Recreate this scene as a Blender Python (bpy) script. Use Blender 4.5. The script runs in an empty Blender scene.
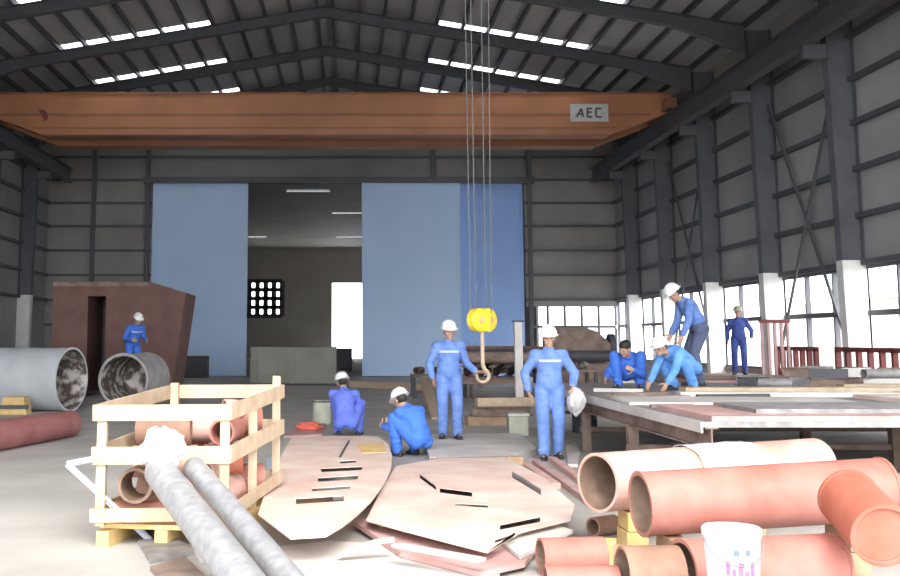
EXPO, SUN_E = 3.1, 0.45
import bpy, bmesh, math, random
from mathutils import Vector, Matrix, noise
random.seed(11)
C = bpy.context.scene.collection
PI = math.pi
V = Vector
# ------------------------------------------------------------------ camera
FPX = 1100.0; PITCH = math.radians(7.0); PX, PY = 350.0, 340.0 - FPX*math.tan(PITCH); EYE = 1.55
cam_d = bpy.data.cameras.new('camera'); cam = bpy.data.objects.new('camera', cam_d); C.objects.link(cam)
cam.location = (0, 0, EYE); cam.rotation_euler = (PI/2 + PITCH, 0, 0)
cam_d.sensor_fit = 'HORIZONTAL'; cam_d.sensor_width = 36.0; cam_d.lens = 36.0*FPX/900.0
cam_d.shift_x = (450-PX)/900.0; cam_d.shift_y = (PY-288)/900.0
cam_d.clip_end = 400; cam_d.clip_start = 0.05
bpy.context.scene.camera = cam

def ray(px, py):
    x = (px-PX)/FPX; v = (PY-py)/FPX
    return V((x, math.cos(PITCH)-v*math.sin(PITCH), math.sin(PITCH)+v*math.cos(PITCH)))
def at(px, py, h=0.0):          # point of the horizontal plane z=h seen at a pixel
    r = ray(px, py); t = (h-EYE)/r.z
    return V((r.x*t, r.y*t, h))
def far(px, py, y):             # point of the upright plane Y=y seen at a pixel
    r = ray(px, py); t = y/r.y
    return V((r.x*t, y, EYE+r.z*t))

# ------------------------------------------------------------------ materials
def mat(name, col, rough=0.7, metal=0.0, var=0.12, scale=6.0, col2=None, bump=0.0, bscale=30.0, wave=None, thr=(0.35, 0.7)):
    m = bpy.data.materials.new(name); m.use_nodes = True
    nt = m.node_tree; b = nt.nodes['Principled BSDF']
    b.inputs['Roughness'].default_value = rough; b.inputs['Metallic'].default_value = metal
    tc = nt.nodes.new('ShaderNodeTexCoord')
    n = nt.nodes.new('ShaderNodeTexNoise'); n.inputs['Scale'].default_value = scale; n.inputs['Detail'].default_value = 6
    nt.links.new(tc.outputs['Object'], n.inputs['Vector'])
    cr = nt.nodes.new('ShaderNodeValToRGB')
    if col2 is None:
        a = [max(0, c*(1-var)) for c in col]; c2 = [min(1, c*(1+var)) for c in col]
    else:
        a, c2 = col, col2
    cr.color_ramp.elements[0].color = (*a, 1); cr.color_ramp.elements[1].color = (*c2, 1)
    cr.color_ramp.elements[0].position, cr.color_ramp.elements[1].position = thr
    nt.links.new(n.outputs['Fac'], cr.inputs['Fac']); nt.links.new(cr.outputs['Color'], b.inputs['Base Color'])
    if bump or wave:
        bp = nt.nodes.new('ShaderNodeBump')
        if wave:
            w = nt.nodes.new('ShaderNodeTexWave'); w.bands_direction = wave[0]; w.inputs['Scale'].default_value = wave[1]
            nt.links.new(tc.outputs['Object'], w.inputs['Vector']); nt.links.new(w.outputs['Fac'], bp.inputs['Height'])
            bp.inputs['Strength'].default_value = 0.5; bp.inputs['Distance'].default_value = 0.02
        else:
            n2 = nt.nodes.new('ShaderNodeTexNoise'); n2.inputs['Scale'].default_value = bscale; n2.inputs['Detail'].default_value = 4
            nt.links.new(tc.outputs['Object'], n2.inputs['Vector']); nt.links.new(n2.outputs['Fac'], bp.inputs['Height'])
            bp.inputs['Strength'].default_value = bump; bp.inputs['Distance'].default_value = 0.02
        nt.links.new(bp.outputs['Normal'], b.inputs['Normal'])
    return m
def emit(name, col, s):
    m = bpy.data.materials.new(name); m.use_nodes = True
    nt = m.node_tree; nt.nodes.clear()
    e = nt.nodes.new('ShaderNodeEmission'); e.inputs['Color'].default_value = (*col, 1); e.inputs['Strength'].default_value = s
    o = nt.nodes.new('ShaderNodeOutputMaterial'); nt.links.new(e.outputs['Emission'], o.inputs['Surface'])
    return m
def sheetlight(name, col):
    m = bpy.data.materials.new(name); m.use_nodes = True
    nt = m.node_tree; nt.nodes.clear()
    t = nt.nodes.new('ShaderNodeBsdfTranslucent'); t.inputs['Color'].default_value = (*col, 1)
    o = nt.nodes.new('ShaderNodeOutputMaterial'); nt.links.new(t.outputs['BSDF'], o.inputs['Surface'])
    return m
MT = dict(
 floor=mat('concrete_floor', (0.34,0.325,0.30), 0.75, 0, col2=(0.46,0.44,0.41), scale=0.8, bump=0.15, bscale=12),
 ground=mat('outside_ground', (0.28,0.27,0.25), 0.9, 0, col2=(0.36,0.35,0.33), scale=0.5),
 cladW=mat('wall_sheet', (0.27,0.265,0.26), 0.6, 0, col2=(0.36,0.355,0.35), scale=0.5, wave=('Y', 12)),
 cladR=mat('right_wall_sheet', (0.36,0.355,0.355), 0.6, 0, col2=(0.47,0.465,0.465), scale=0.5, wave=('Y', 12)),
 cladB=mat('back_wall_sheet', (0.29,0.275,0.26), 0.6, 0, col2=(0.37,0.355,0.34), scale=0.5, wave=('X', 12)),
 roof=mat('roof_sheet', (0.40,0.40,0.415), 0.6, 0, col2=(0.52,0.52,0.54), scale=0.4, wave=('Y', 12)),
 girt=mat('girt_steel', (0.095,0.10,0.11), 0.6),
 frame=mat('grey_frame_steel', (0.09,0.093,0.105), 0.55, 0, col2=(0.14,0.145,0.16), scale=1.0),
 plinth=mat('low_wall_render', (0.30,0.22,0.20), 0.9, 0, col2=(0.42,0.36,0.34), scale=1.5),
 base_white=mat('column_base_white', (0.72,0.71,0.69), 0.6, 0, col2=(0.85,0.84,0.83), scale=4),
 doorA=mat('blue_door_sheet', (0.52,0.71,0.99), 0.5, 0, col2=(0.58,0.75,0.99), scale=0.6, wave=('X', 8)),
 doorB=mat('deep_blue_door_sheet', (0.31,0.49,0.90), 0.5, 0, col2=(0.35,0.53,0.94), scale=0.6, wave=('X', 8)),
 orange=mat('crane_orange', (0.40,0.165,0.075), 0.5, 0, col2=(0.50,0.21,0.10), scale=0.8),
 orangeD=mat('crane_orange_dull', (0.27,0.125,0.07), 0.6, 0, col2=(0.34,0.15,0.085), scale=0.8),
 dark=mat('dark_steel', (0.07,0.07,0.078), 0.55, 0.1),
 darkred=mat('dark_red_paint', (0.16,0.035,0.035), 0.6, 0, col2=(0.24,0.06,0.05), scale=5),
 plaque=mat('plaque_grey', (0.55,0.56,0.55), 0.5),
 yellow=mat('hook_yellow', (0.85,0.60,0.03), 0.45, 0, col2=(0.93,0.70,0.06), scale=4),
 rope=mat('wire_rope', (0.17,0.17,0.17), 0.6, 0.2),
 tan=mat('tan_worn_steel', (0.50,0.36,0.24), 0.6, 0.1, col2=(0.62,0.48,0.35), scale=12),
 primer=mat('pink_primer_pipe', (0.34,0.115,0.085), 0.65, 0, col2=(0.42,0.185,0.15), scale=3, bump=0.1),
 primerP=mat('pale_primer_pipe', (0.52,0.26,0.21), 0.6, 0, col2=(0.64,0.45,0.40), scale=2.2, bump=0.1),
 orangeP=mat('orange_primer_pipe', (0.36,0.10,0.06), 0.65, 0, col2=(0.42,0.145,0.10), scale=4),
 brownP=mat('brown_pipe', (0.22,0.12,0.08), 0.7, 0, col2=(0.33,0.19,0.13), scale=5),
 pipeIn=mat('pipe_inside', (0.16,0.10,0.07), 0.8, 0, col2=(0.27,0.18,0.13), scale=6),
 plate=mat('pink_cream_plate', (0.62,0.42,0.36), 0.6, 0, col2=(0.72,0.62,0.55), scale=1.6, bump=0.05),
 plateW=mat('pale_plate', (0.50,0.46,0.43), 0.55, 0, col2=(0.68,0.64,0.60), scale=1.8, bump=0.05),
 plateG=mat('blue_grey_plate', (0.36,0.39,0.46), 0.5, 0, col2=(0.47,0.49,0.55), scale=2),
 plateP=mat('rose_plate', (0.44,0.25,0.23), 0.6, 0, col2=(0.55,0.37,0.35), scale=2),
 rust=mat('rusty_steel', (0.17,0.115,0.09), 0.8, 0, col2=(0.30,0.22,0.18), scale=4, bump=0.3),
 rustR=mat('rust_red_steel', (0.14,0.07,0.058), 0.75, 0, col2=(0.20,0.10,0.085), scale=2, bump=0.2),
 scrap=mat('grey_scrap', (0.20,0.19,0.19), 0.6, 0.2, col2=(0.36,0.34,0.33), scale=6),
 galv=mat('galvanised_pipe', (0.27,0.27,0.28), 0.4, 0.2, col2=(0.38,0.38,0.39), scale=14, bump=0.1),
 duct=mat('pale_grey_pipe', (0.50,0.52,0.54), 0.5, 0.1, col2=(0.62,0.64,0.66), scale=1.5),
 ductD=mat('weathered_grey_pipe', (0.30,0.29,0.29), 0.65, 0, col2=(0.46,0.44,0.43), scale=3),
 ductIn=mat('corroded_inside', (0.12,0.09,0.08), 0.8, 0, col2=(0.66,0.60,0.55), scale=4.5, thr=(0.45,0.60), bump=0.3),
 redpipe=mat('red_primer_beam', (0.27,0.09,0.085), 0.6, 0, col2=(0.38,0.16,0.15), scale=2),
 wood=mat('pale_crate_wood', (0.42,0.31,0.20), 0.7, 0, col2=(0.54,0.43,0.31), scale=5, bump=0.1),
 woodY=mat('yellow_timber', (0.60,0.40,0.15), 0.7, 0, col2=(0.74,0.54,0.25), scale=5),
 woodB=mat('brown_timber', (0.30,0.19,0.11), 0.8, 0, col2=(0.44,0.30,0.19), scale=6),
 wrap=mat('white_plastic_wrap', (0.40,0.385,0.385), 0.4, 0, col2=(0.58,0.565,0.565), scale=8, bump=0.5),
 pinkw=mat('pink_plastic', (0.80,0.42,0.42), 0.5),
 bucket=mat('bucket_white', (0.62,0.58,0.60), 0.4),
 blueink=mat('label_blue', (0.10,0.14,0.42), 0.5), pinkink=mat('label_pink', (0.50,0.10,0.27), 0.5),
 green=mat('grey_green_paint', (0.23,0.235,0.19), 0.7, 0, col2=(0.30,0.30,0.25), scale=1.5),
 palegreen=mat('pale_green_box', (0.45,0.47,0.38), 0.7), redcloth=mat('red_cloth', (0.62,0.13,0.09), 0.9),
 brick=mat('outside_wall', (0.60,0.58,0.55), 0.9, 0, col2=(0.70,0.68,0.64), scale=0.6),
 bluehouse=mat('outside_blue_shed', (0.42,0.50,0.62), 0.8),
 sky_dim=sheetlight('dim_skylight_sheet', (0.16,0.165,0.17)),  # darker sheet than skylight_sheet, for the annex strips
 annex=mat('annex_sheet', (0.50,0.47,0.44), 0.7, 0, col2=(0.60,0.57,0.54), scale=0.4),
 sky_sheet=sheetlight('skylight_sheet', (0.75,0.76,0.78)),
 tube=emit('lit_tube', (0.95,0.97,1.0), 1.2),
 skin=mat('skin', (0.50,0.30,0.21), 0.55, 0, var=0.06), black=mat('black_rubber', (0.03,0.03,0.035), 0.7),
 hat=mat('white_hard_hat', (0.82,0.82,0.80), 0.3, var=0.02), hatO=mat('olive_hard_hat', (0.42,0.40,0.28), 0.4, var=0.03),
 hair=mat('black_hair', (0.02,0.018,0.016), 0.6), eye=mat('dark_eye', (0.03,0.02,0.02), 0.3), lip=mat('lip', (0.36,0.15,0.12), 0.5),
 cA=mat('violet_blue_cotton', (0.11,0.16,0.62), 0.85, 0, col2=(0.16,0.22,0.72), scale=9, bump=0.5, bscale=14),
 cB=mat('blue_cotton', (0.045,0.15,0.58), 0.85, 0, col2=(0.07,0.20,0.68), scale=9, bump=0.5, bscale=14),
 cC=mat('faded_blue_cotton', (0.11,0.20,0.50), 0.85, 0, col2=(0.18,0.29,0.60), scale=9, bump=0.5, bscale=14),
 cF=mat('light_blue_cotton', (0.11,0.31,0.72), 0.85, 0, col2=(0.19,0.42,0.82), scale=9, bump=0.5, bscale=14),
 cH=mat('navy_cotton', (0.04,0.07,0.27), 0.85, 0, col2=(0.07,0.11,0.36), scale=9, bump=0.5, bscale=14),
 cG=mat('dark_trousers', (0.08,0.10,0.17), 0.85, 0, col2=(0.11,0.13,0.21), scale=9, bump=0.5, bscale=14),
 white=mat('white_print', (0.50,0.55,0.66), 0.8, var=0.05),
)
# ------------------------------------------------------------------ mesh builder
class M:
    def __init__(s): s.v = []; s.f = []
    def add(s, vs, fs):
        o = len(s.v); s.v += [V(p) for p in vs]; s.f += [[i+o for i in f] for f in fs]; return s
    def box(s, x0, x1, y0, y1, z0, z1, mx=None):
        vs = [V((x,y,z)) for x in (x0,x1) for y in (y0,y1) for z in (z0,z1)]
        if mx: vs = [mx @ p for p in vs]
        return s.add(vs, [(0,1,3,2),(4,6,7,5),(0,4,5,1),(2,3,7,6),(0,2,6,4),(1,5,7,3)])
    def bar(s, p0, p1, w, h, up=(0,0,1)):     # rectangular bar, w across, h along up
        p0, p1 = V(p0), V(p1); d = (p1-p0); L = d.length; d.normalize(); up = V(up)
        if abs(d.dot(up)) > 0.98: up = V((0,1,0)) if abs(d.y) < .9 else V((1,0,0))
        a = d.cross(up).normalized(); u = a.cross(d).normalized()
        mx = Matrix((( a.x,d.x,u.x,p0.x),(a.y,d.y,u.y,p0.y),(a.z,d.z,u.z,p0.z),(0,0,0,1)))
        return s.box(-w/2, w/2, 0, L, -h/2, h/2, mx)
    def ibeam(s, p0, p1, depth, width, t=0.02, up=(0,0,1)):
        p0, p1 = V(p0), V(p1); d = (p1-p0).normalized(); up = V(up)
        if abs(d.dot(up)) > 0.98: up = V((1,0,0))
        a = d.cross(up).normalized(); u = a.cross(d).normalized()
        for k in (-1, 1):
            s.bar(p0+u*k*(depth-t)/2, p1+u*k*(depth-t)/2, width, t, u)
        return s.bar(p0, p1, t, depth-2*t, u)
    def loft(s, rings, cap=True):
        n = len(rings[0]); vs = [p for r in rings for p in r]; fs = []
        for i in range(len(rings)-1):
            for j in range(n):
                k = (j+1) % n; fs.append((i*n+j, i*n+k, (i+1)*n+k, (i+1)*n+j))
        if cap:
            fs.append(tuple(reversed(range(n)))); o = (len(rings)-1)*n; fs.append(tuple(o+i for i in range(n)))
        return s.add(vs, fs)
    def tube(s, pts, r, n=12, cap=True):
        pts = [V(p) for p in pts]; rings = []
        rr = r if isinstance(r, (list, tuple)) else [r]*len(pts)
        prev = None
        for i, p in enumerate(pts):
            d = (pts[min(i+1,len(pts)-1)]-pts[max(i-1,0)]).normalized()
            if prev is None:
                a = d.orthogonal().normalized()
            else:
                a = (prev - d*prev.dot(d)).normalized()
            prev = a; b = d.cross(a)
            rings.append([p + (a*math.cos(2*PI*j/n)+b*math.sin(2*PI*j/n))*rr[i] for j in range(n)])
        return s.loft(rings, cap)
    def pipe(s, p0, p1, ro, ri, n=40, wob=0.0):      # open hollow pipe
        p0, p1 = V(p0), V(p1); d = (p1-p0).normalized(); a = d.orthogonal().normalized(); b = d.cross(a)
        def ring(p, r): return [p+(a*math.cos(2*PI*j/n)+b*math.sin(2*PI*j/n))*r for j in range(n)]
        return s.loft([ring(p0,ri), ring(p0,ro), ring(p1,ro), ring(p1,ri), ring(p0,ri)], cap=False)
    def lathe(s, prof, mx=None, n=24):
        rings = [[V((r*math.cos(2*PI*j/n), r*math.sin(2*PI*j/n), z)) for j in range(n)] for r, z in prof]
        if mx: rings = [[mx @ p for p in r] for r in rings]
        return s.loft(rings, cap=True)
    def ell(s, c, r, mx=None, nu=16, nv=10):
        c = V(c); rings = []
        for i in range(1, nv):
            t = PI*i/nv - PI/2
            rings.append([V((r[0]*math.cos(t)*math.cos(2*PI*j/nu), r[1]*math.cos(t)*math.sin(2*PI*j/nu), r[2]*math.sin(t))) for j in range(nu)])
        rings = [[(c + (mx @ p if mx else p)) for p in g] for g in rings]
        return s.loft(rings, cap=True)
    def cap(s, p0, r0, p1, r1, n=14):                # closed tapered capsule
        p0, p1 = V(p0), V(p1); d = p1-p0; L = d.length
        if L < 1e-6: return s.ell(p0, (r0,r0,r0))
        d /= L; a = d.orthogonal().normalized(); b = d.cross(a); rings = []
        def ring(p, r): return [p+(a*math.cos(2*PI*j/n)+b*math.sin(2*PI*j/n))*r for j in range(n)]
        for k in (-75,-50,-25,0): rings.append(ring(p0+d*r0*math.sin(math.radians(k)), r0*math.cos(math.radians(k))))
        for k in (0,25,50,75): rings.append(ring(p1+d*r1*math.sin(math.radians(k)), r1*math.cos(math.radians(k))))
        return s.loft(rings, cap=True)
    def prism(s, poly, z0, z1, holes=(), mx=None):
        bm = bmesh.new(); loops = [list(poly)] + [list(h) for h in holes]; edges = []; rings = []
        for lp in loops:
            vs = [bm.verts.new((p[0], p[1], 0)) for p in lp]; rings.append(vs)
            edges += [bm.edges.new((vs[i], vs[(i+1) % len(vs)])) for i in range(len(vs))]
        bmesh.ops.triangle_fill(bm, edges=edges, use_beauty=True, use_dissolve=False)
        bm.verts.index_update()
        base = [V((v.co.x, v.co.y, 0)) for v in bm.verts]; n = len(base)
        fs = [[v.index for v in f.verts] for f in bm.faces]; ri = [[v.index for v in r] for r in rings]
        bm.free()
        vs = [V((p.x,p.y,z1)) for p in base] + [V((p.x,p.y,z0)) for p in base]
        F = [f for f in fs] + [[i+n for i in reversed(f)] for f in fs]
        for r in ri:
            for i in range(len(r)):
                j = (i+1) % len(r); F.append([r[i], r[j], r[j]+n, r[i]+n])
        if mx: vs = [mx @ p for p in vs]
        return s.add(vs, F)

def origin_of(o):
    p = V((0,0,0))
    while o is not None: p += V(o.location); o = o.parent
    return p
def obj(name, m, ma, parent=None, local=False, smooth=False, bevel=0.0):
    me = bpy.data.meshes.new(name); vs = [V(p) for p in m.v]; loc = V((0,0,0))
    if parent is not None:
        if not local:
            o = origin_of(parent); vs = [p-o for p in vs]
    else:
        xs = [p.x for p in vs]; ys = [p.y for p in vs]; zs = [p.z for p in vs]
        loc = V(((min(xs)+max(xs))/2, (min(ys)+max(ys))/2, min(zs))); vs = [p-loc for p in vs]
    me.from_pydata([tuple(p) for p in vs], [], m.f); me.update()
    bm = bmesh.new(); bm.from_mesh(me); bmesh.ops.recalc_face_normals(bm, faces=bm.faces); bm.to_mesh(me); bm.free()
    if isinstance(ma, str): ma = MT[ma]
    me.materials.append(ma)
    o = bpy.data.objects.new(name, me); C.objects.link(o); o.location = loc
    if parent is not None: o.parent = parent
    if bevel:
        bv = o.modifiers.new('bevel', 'BEVEL'); bv.width = bevel; bv.segments = 2; bv.limit_method = 'ANGLE'
    if smooth:
        for p in me.polygons: p.use_smooth = True
        try: me.set_sharp_from_angle(angle=math.radians(40))
        except Exception: pass
    return o
def tag(o, label, cat, group=None, kind=None):
    o['label'] = label; o['category'] = cat
    if group: o['group'] = group
    if kind: o['kind'] = kind
    return o
def thing(name, loc, label, cat, group=None, rz=0.0):
    o = bpy.data.objects.new(name, None); C.objects.link(o); o.location = loc; o.rotation_euler = (0,0,rz)
    o.empty_display_size = 0.2
    return tag(o, label, cat, group)
def struct(name, m, ma, parent=None):
    o = obj(name, m, ma, parent)
    if parent is None: o['kind'] = 'structure'
    return o
def copy_tree(o, parent=None):
    c = o.copy(); C.objects.link(c)
    if parent is not None: c.parent = parent
    for ch in list(o.children): copy_tree(ch, c)
    return c

# ================================================================== SETTING
XR, XL, XM, YB, YF = 11.4, -13.0, -0.8, 47.0, 0.5
EAVE, RIDGE = 10.1, 12.2
def roof_z(x): return RIDGE - abs(x-XM)*(RIDGE-EAVE)/12.2
struct('floor', M().box(XL-.2, XR+.2, YF-.6, 96, -0.3, 0), 'floor')
struct('ground', M().box(-90, 90, -60, YF-.6, -0.35, -0.02).box(XR+.2, 90, YF-.6, 120, -0.35, -0.02).box(-90, XL-.2, YF-.6, 120, -0.35, -0.02), 'ground')
BAYS = [YF+.3, 5.7, 10.4, 15.05, 19.75, 24.4, 29.1, 33.8, 38.5, 43.2]
# right wall: low plinth, open band of windows, sheeting above
W0, W1 = 0.75, 3.2
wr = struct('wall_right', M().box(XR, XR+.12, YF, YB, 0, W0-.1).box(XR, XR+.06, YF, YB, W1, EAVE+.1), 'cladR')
struct('baseboard_right', M().box(XR-.08, XR+.16, YF, YB, W0-.1, W0), 'plinth')
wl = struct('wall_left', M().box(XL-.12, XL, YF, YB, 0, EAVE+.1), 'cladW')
GZ = [3.25, 4.3, 5.35, 6.4, 7.4, 8.4, 9.4]
for z in GZ:
    obj('girt', M().box(XR-.14, XR, YF, YB, z-.06, z+.06), 'girt', wr)
    obj('girt', M().box(XL, XL+.14, YF, YB, z-.06, z+.06), 'girt', wl)
for i, (a, b) in enumerate(zip(BAYS, BAYS[1:]+[YB])):
    m = M(); n = 3
    m.box(XR-.03, XR+.09, a, b, W0, W0+.07).box(XR-.03, XR+.09, a, b, W1-.09, W1)
    m.box(XR-.03, XR+.09, a, b, 2.08, 2.2)
    for k in range(n+1):
        y = a+(b-a)*k/n; m.box(XR-.03, XR+.09, y-.035, y+.035, W0+.07, 2.08).box(XR-.03, XR+.09, y-.035, y+.035, 2.2, W1-.09)
    struct('window_%d' % (i+1), m, 'frame')
# back wall with the big sliding-door opening
DX0, DX1, DH = far(150,300,YB).x, far(526,300,YB).x, far(350,183,YB).z
mb = M()
mb.box(XL, DX0, YB, YB+.1, 0, EAVE+.1)
mb.box(DX0, DX1, YB, YB+.1, DH, EAVE+.1)
BX = far(612,300,YB).x
mb.box(DX1, XR, YB, YB+.1, 0, .7).box(DX1, XR, YB, YB+.1, 2.95, EAVE+.1)
mb.prism([(XL,EAVE+.1),(XR,EAVE+.1),(XM,RIDGE)], 0, .1, mx=Matrix(((1,0,0,0),(0,0,1,YB),(0,1,0,0),(0,0,0,1))))
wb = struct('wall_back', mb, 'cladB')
for z in [1.2, 2.2]+GZ:
    for a, b in ((XL, DX0), (DX1, XR)):
        if z < 3 and a > 0: continue
        if z < DH+.2: obj('girt', M().box(a, b, YB-.12, YB, z-.05, z+.05), 'girt', wb)
    if z >= DH+.2: obj('girt', M().box(XL, XR, YB-.12, YB, z-.05, z+.05), 'girt', wb)
for x in (-11.0, DX0-.15, 3.6, DX1+.2):
    z0 = DH+.1 if DX0+.1 < x < DX1-.1 else 0
    obj('wall_post', M().box(x-.09, x+.09, YB-.22, YB-.12, z0, EAVE), 'girt', wb)
obj('door_track', M().box(DX0-.3, DX1+.4, YB-.45, YB-.02, DH-.05, DH+.2), 'girt', wb)
m = M(); a, b = DX1+.2, XR-.1
m.box(a, b, YB-.02, YB+.08, .7, .78).box(a, b, YB-.02, YB+.08, 2.05, 2.17)
for k in range(6):
    x = a+(b-a)*k/5; m.box(x-.05, x+.05, YB-.02, YB+.08, .78, 2.05).box(x-.05, x+.05, YB-.02, YB+.08, 2.17, 2.95)
struct('window_%d' % (len(BAYS)+1), m, 'frame')
# sliding door leaves
def leaf(n, px0, px1, y, ma):
    a, b = far(px0,300,y).x, far(px1,300,y).x
    d = struct('door_%d' % n, M().box(a, b, y-.05, y+.05, 0.05, DH-.05), ma)
    e = M()
    for x in (a+.05, b-.05): e.box(x-.05, x+.05, y-.09, y-.05, .05, DH-.05)
    obj('door_stile', e, ma, d)
    return d
leaf(1, 151, 247, YB-.15, 'doorA')
leaf(2, 362, 461, YB-.28, 'doorA')
leaf(3, 459, 524, YB-.10, 'doorB')
# roof: sheeting with openings for the skylight strips, purlins, rafters
SKY = [(29.4, ), (34.1, ), (38.8, ), (43.4, )]
SX0, SX1, SW = 3.55, 8.35, 0.62
rowsY = [6.0, 10.7, 15.4, 20.05, 24.7, 29.4, 34.1, 38.8, 43.4]
def slope_box(m, x0, x1, y0, y1, t=0.06, lift=0.0):
    z0, z1 = roof_z(x0)+lift, roof_z(x1)+lift
    vs = [V((x0,y0,z0)),V((x1,y0,z1)),V((x1,y1,z1)),V((x0,y1,z0))]
    m.add(vs+[p+V((0,0,t)) for p in vs], [(0,1,2,3),(7,6,5,4),(0,4,5,1),(1,5,6,2),(2,6,7,3),(3,7,4,0)])
mr = M()
for sgn in (-1, 1):
    xs = [XM, XM+sgn*SX0, XM+sgn*SX1, XM+sgn*12.4]
    slope_box(mr, xs[0], xs[1], YF-.3, YB); slope_box(mr, xs[2], xs[3], YF-.3, YB)
    y = YF-.3
    for ry in rowsY:
        slope_box(mr, xs[1], xs[2], y, ry-SW/2); y = ry+SW/2
    slope_box(mr, xs[1], xs[2], y, YB)
ce = struct('ceiling', mr, 'roof')
NP = 15
k = 1
px_list = [0.25]+[SX0 + (SX1-SX0)*j/6 for j in range(7)] + [1.1, 1.9, 2.75] + [9.15, 9.95, 10.75, 11.6]
for sgn in (-1, 1):
    for d in sorted(px_list):
        x = XM+sgn*d; z = roof_z(x)
        obj('purlin', M().box(x-.045, x+.045, YF-.2, YB, z-.17, z-.01), 'girt', ce)
wn = len(BAYS)+2
for ry in rowsY:
    for sgn in (-1, 1):
        m = M()
        for j in range(6):
            a = SX0+(SX1-SX0)*j/6+.06; b = SX0+(SX1-SX0)*(j+1)/6-.06
            x0, x1 = XM+sgn*a, XM+sgn*b
            slope_box(m, x0, x1, ry-SW/2, ry+SW/2, .012, .03)
        struct('window_%d' % wn, m, 'sky_sheet'); wn += 1
ordn = ['nearest','second','third','fourth','fifth','sixth','seventh','eighth','ninth','tenth']
# columns and rafters
def column(x, y, sgn, label):
    t = thing('building_column', (x, y, 0), label, 'column', 'grey columns along the hall walls')
    top = roof_z(x)-.2
    wb_, wt = .42, .62
    xo = x
    xin0, xin1 = x-sgn*wb_, x-sgn*wt
    m = M()
    ring = lambda xa, xb, z, hw: [V((xa,y-hw,z)),V((xb,y-hw,z)),V((xb,y+hw,z)),V((xa,y+hw,z))]
    m.loft([ring(xo, xin0, 0, .012), ring(xo, xin1, top, .012)])
    m.loft([ring(xo, xo-sgn*.02, 0, .15), ring(xo, xo-sgn*.02, top, .15)])
    m.loft([ring(xin0, xin0-sgn*.02, 0, .15), ring(xin1, xin1-sgn*.02, top, .15)])
    obj('shaft', m, 'frame', t)
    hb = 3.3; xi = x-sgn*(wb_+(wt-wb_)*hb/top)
    obj('white_base', M().loft([ring(xo-sgn*.0+sgn*.01, xin0-sgn*.03, 0, .16), ring(xo+sgn*.01, xi-sgn*.03, hb, .16)]), 'base_white', t)  # white casing over the lower column, up to a set height
    obj('base_plate', M().box(min(xo,xin0)-.08, max(xo,xin0)+.08, y-.25, y+.25, 0, .03), 'dark', t)
    # bracket that carries the crane runway
    obj('runway_bracket', M().bar((x-sgn*.5, y, 8.05), (x-sgn*1.1, y, 8.05), .2, .3), 'frame', t)
    return t
vis = [y for y in BAYS[1:]]
def proj(x, y, z):
    dz = z-EYE; dep = y*math.cos(PITCH)+dz*math.sin(PITCH)
    return PX+FPX*x/dep, PY-FPX*(dz*math.cos(PITCH)-y*math.sin(PITCH))/dep
def where(seen, i, n0, n):
    if not seen: return 'out of view, %s from the open end' % ordn[i]
    k = i-n0
    return 'largest in view' if k == 0 and i < n-1 else ('smallest and last before the back wall' if i == n-1 else ordn[k]+' in view counted from the camera')
for x, sgn, side_ in ((XR-.02, 1, 'right'), (XL+.02, -1, 'left')):
    seen = [0 <= proj(x-sgn*.5, y, 3)[0] <= 900 for y in vis]; n0 = seen.index(True)
    for i, y in enumerate(vis):
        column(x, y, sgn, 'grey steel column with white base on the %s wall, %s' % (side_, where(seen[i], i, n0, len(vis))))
seenR = [proj(XM, y, RIDGE-.5)[1] >= 0 or proj(9.5, y, roof_z(9.5)-.5)[1] >= 0 for y in vis]
for i, y in enumerate(vis):
    m = M()
    for sgn in (-1, 1):
        xa, xb = XM, XM+sgn*11.5
        for (x0, d0, x1, d1) in ((xa, .32, XM+sgn*9.5, .34), (XM+sgn*9.5, .34, xb, .75)):
            za, zb = roof_z(x0)-.18, roof_z(x1)-.18
            m.loft([[V((x0,y-.012,za)),V((x0,y+.012,za)),V((x0,y+.012,za-d0)),V((x0,y-.012,za-d0))],
                    [V((x1,y-.012,zb)),V((x1,y+.012,zb)),V((x1,y+.012,zb-d1)),V((x1,y-.012,zb-d1))]])
            for (u, w_) in ((0, .02), (1, .02)):
                A, B = za-u*d0, zb-u*d1
                m.loft([[V((x0,y-.12,A)),V((x0,y+.12,A)),V((x0,y+.12,A-w_)),V((x0,y-.12,A-w_))],
                        [V((x1,y-.12,B)),V((x1,y+.12,B)),V((x1,y+.12,B-w_)),V((x1,y-.12,B-w_))]])
    wh = where(seenR[i], i, seenR.index(True), len(vis))
    tag(obj('roof_rafter', m, 'girt'), 'dark steel roof rafter spanning the hall, %s' % wh, 'rafter', 'roof rafters')
# runway beams with rail
for sgn, x, w in ((1, XR-1.05, 'right'), (-1, XL+1.05, 'left')):
    t = thing('crane_runway', (x, 27, 8.2), 'long dark steel crane runway beam along the %s wall' % w, 'runway beam', 'crane runway beams')
    obj('girder', M().ibeam((x, YF+.3, 8.5), (x, YB-.6, 8.5), .6, .28, .025), 'girt', t)
    obj('rail', M().box(x-.03, x+.03, YF+.3, YB-.6, 8.8, 8.87), 'dark', t)
# wall cross braces
for (y0, y1, nm) in ((24.4, 29.1, 'between the two nearest visible columns'), (33.8, 38.5, 'farther along, near the crane')):
    x = XR-.2
    tag(obj('cross_brace', M().bar((x, y0+.2, .9), (x, y1-.2, 7.8), .05, .08).bar((x-.06, y0+.2, 7.8), (x-.06, y1-.2, .9), .05, .08), 'frame'),
        'crossed grey brace bars on the right wall %s' % nm, 'brace')
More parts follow.
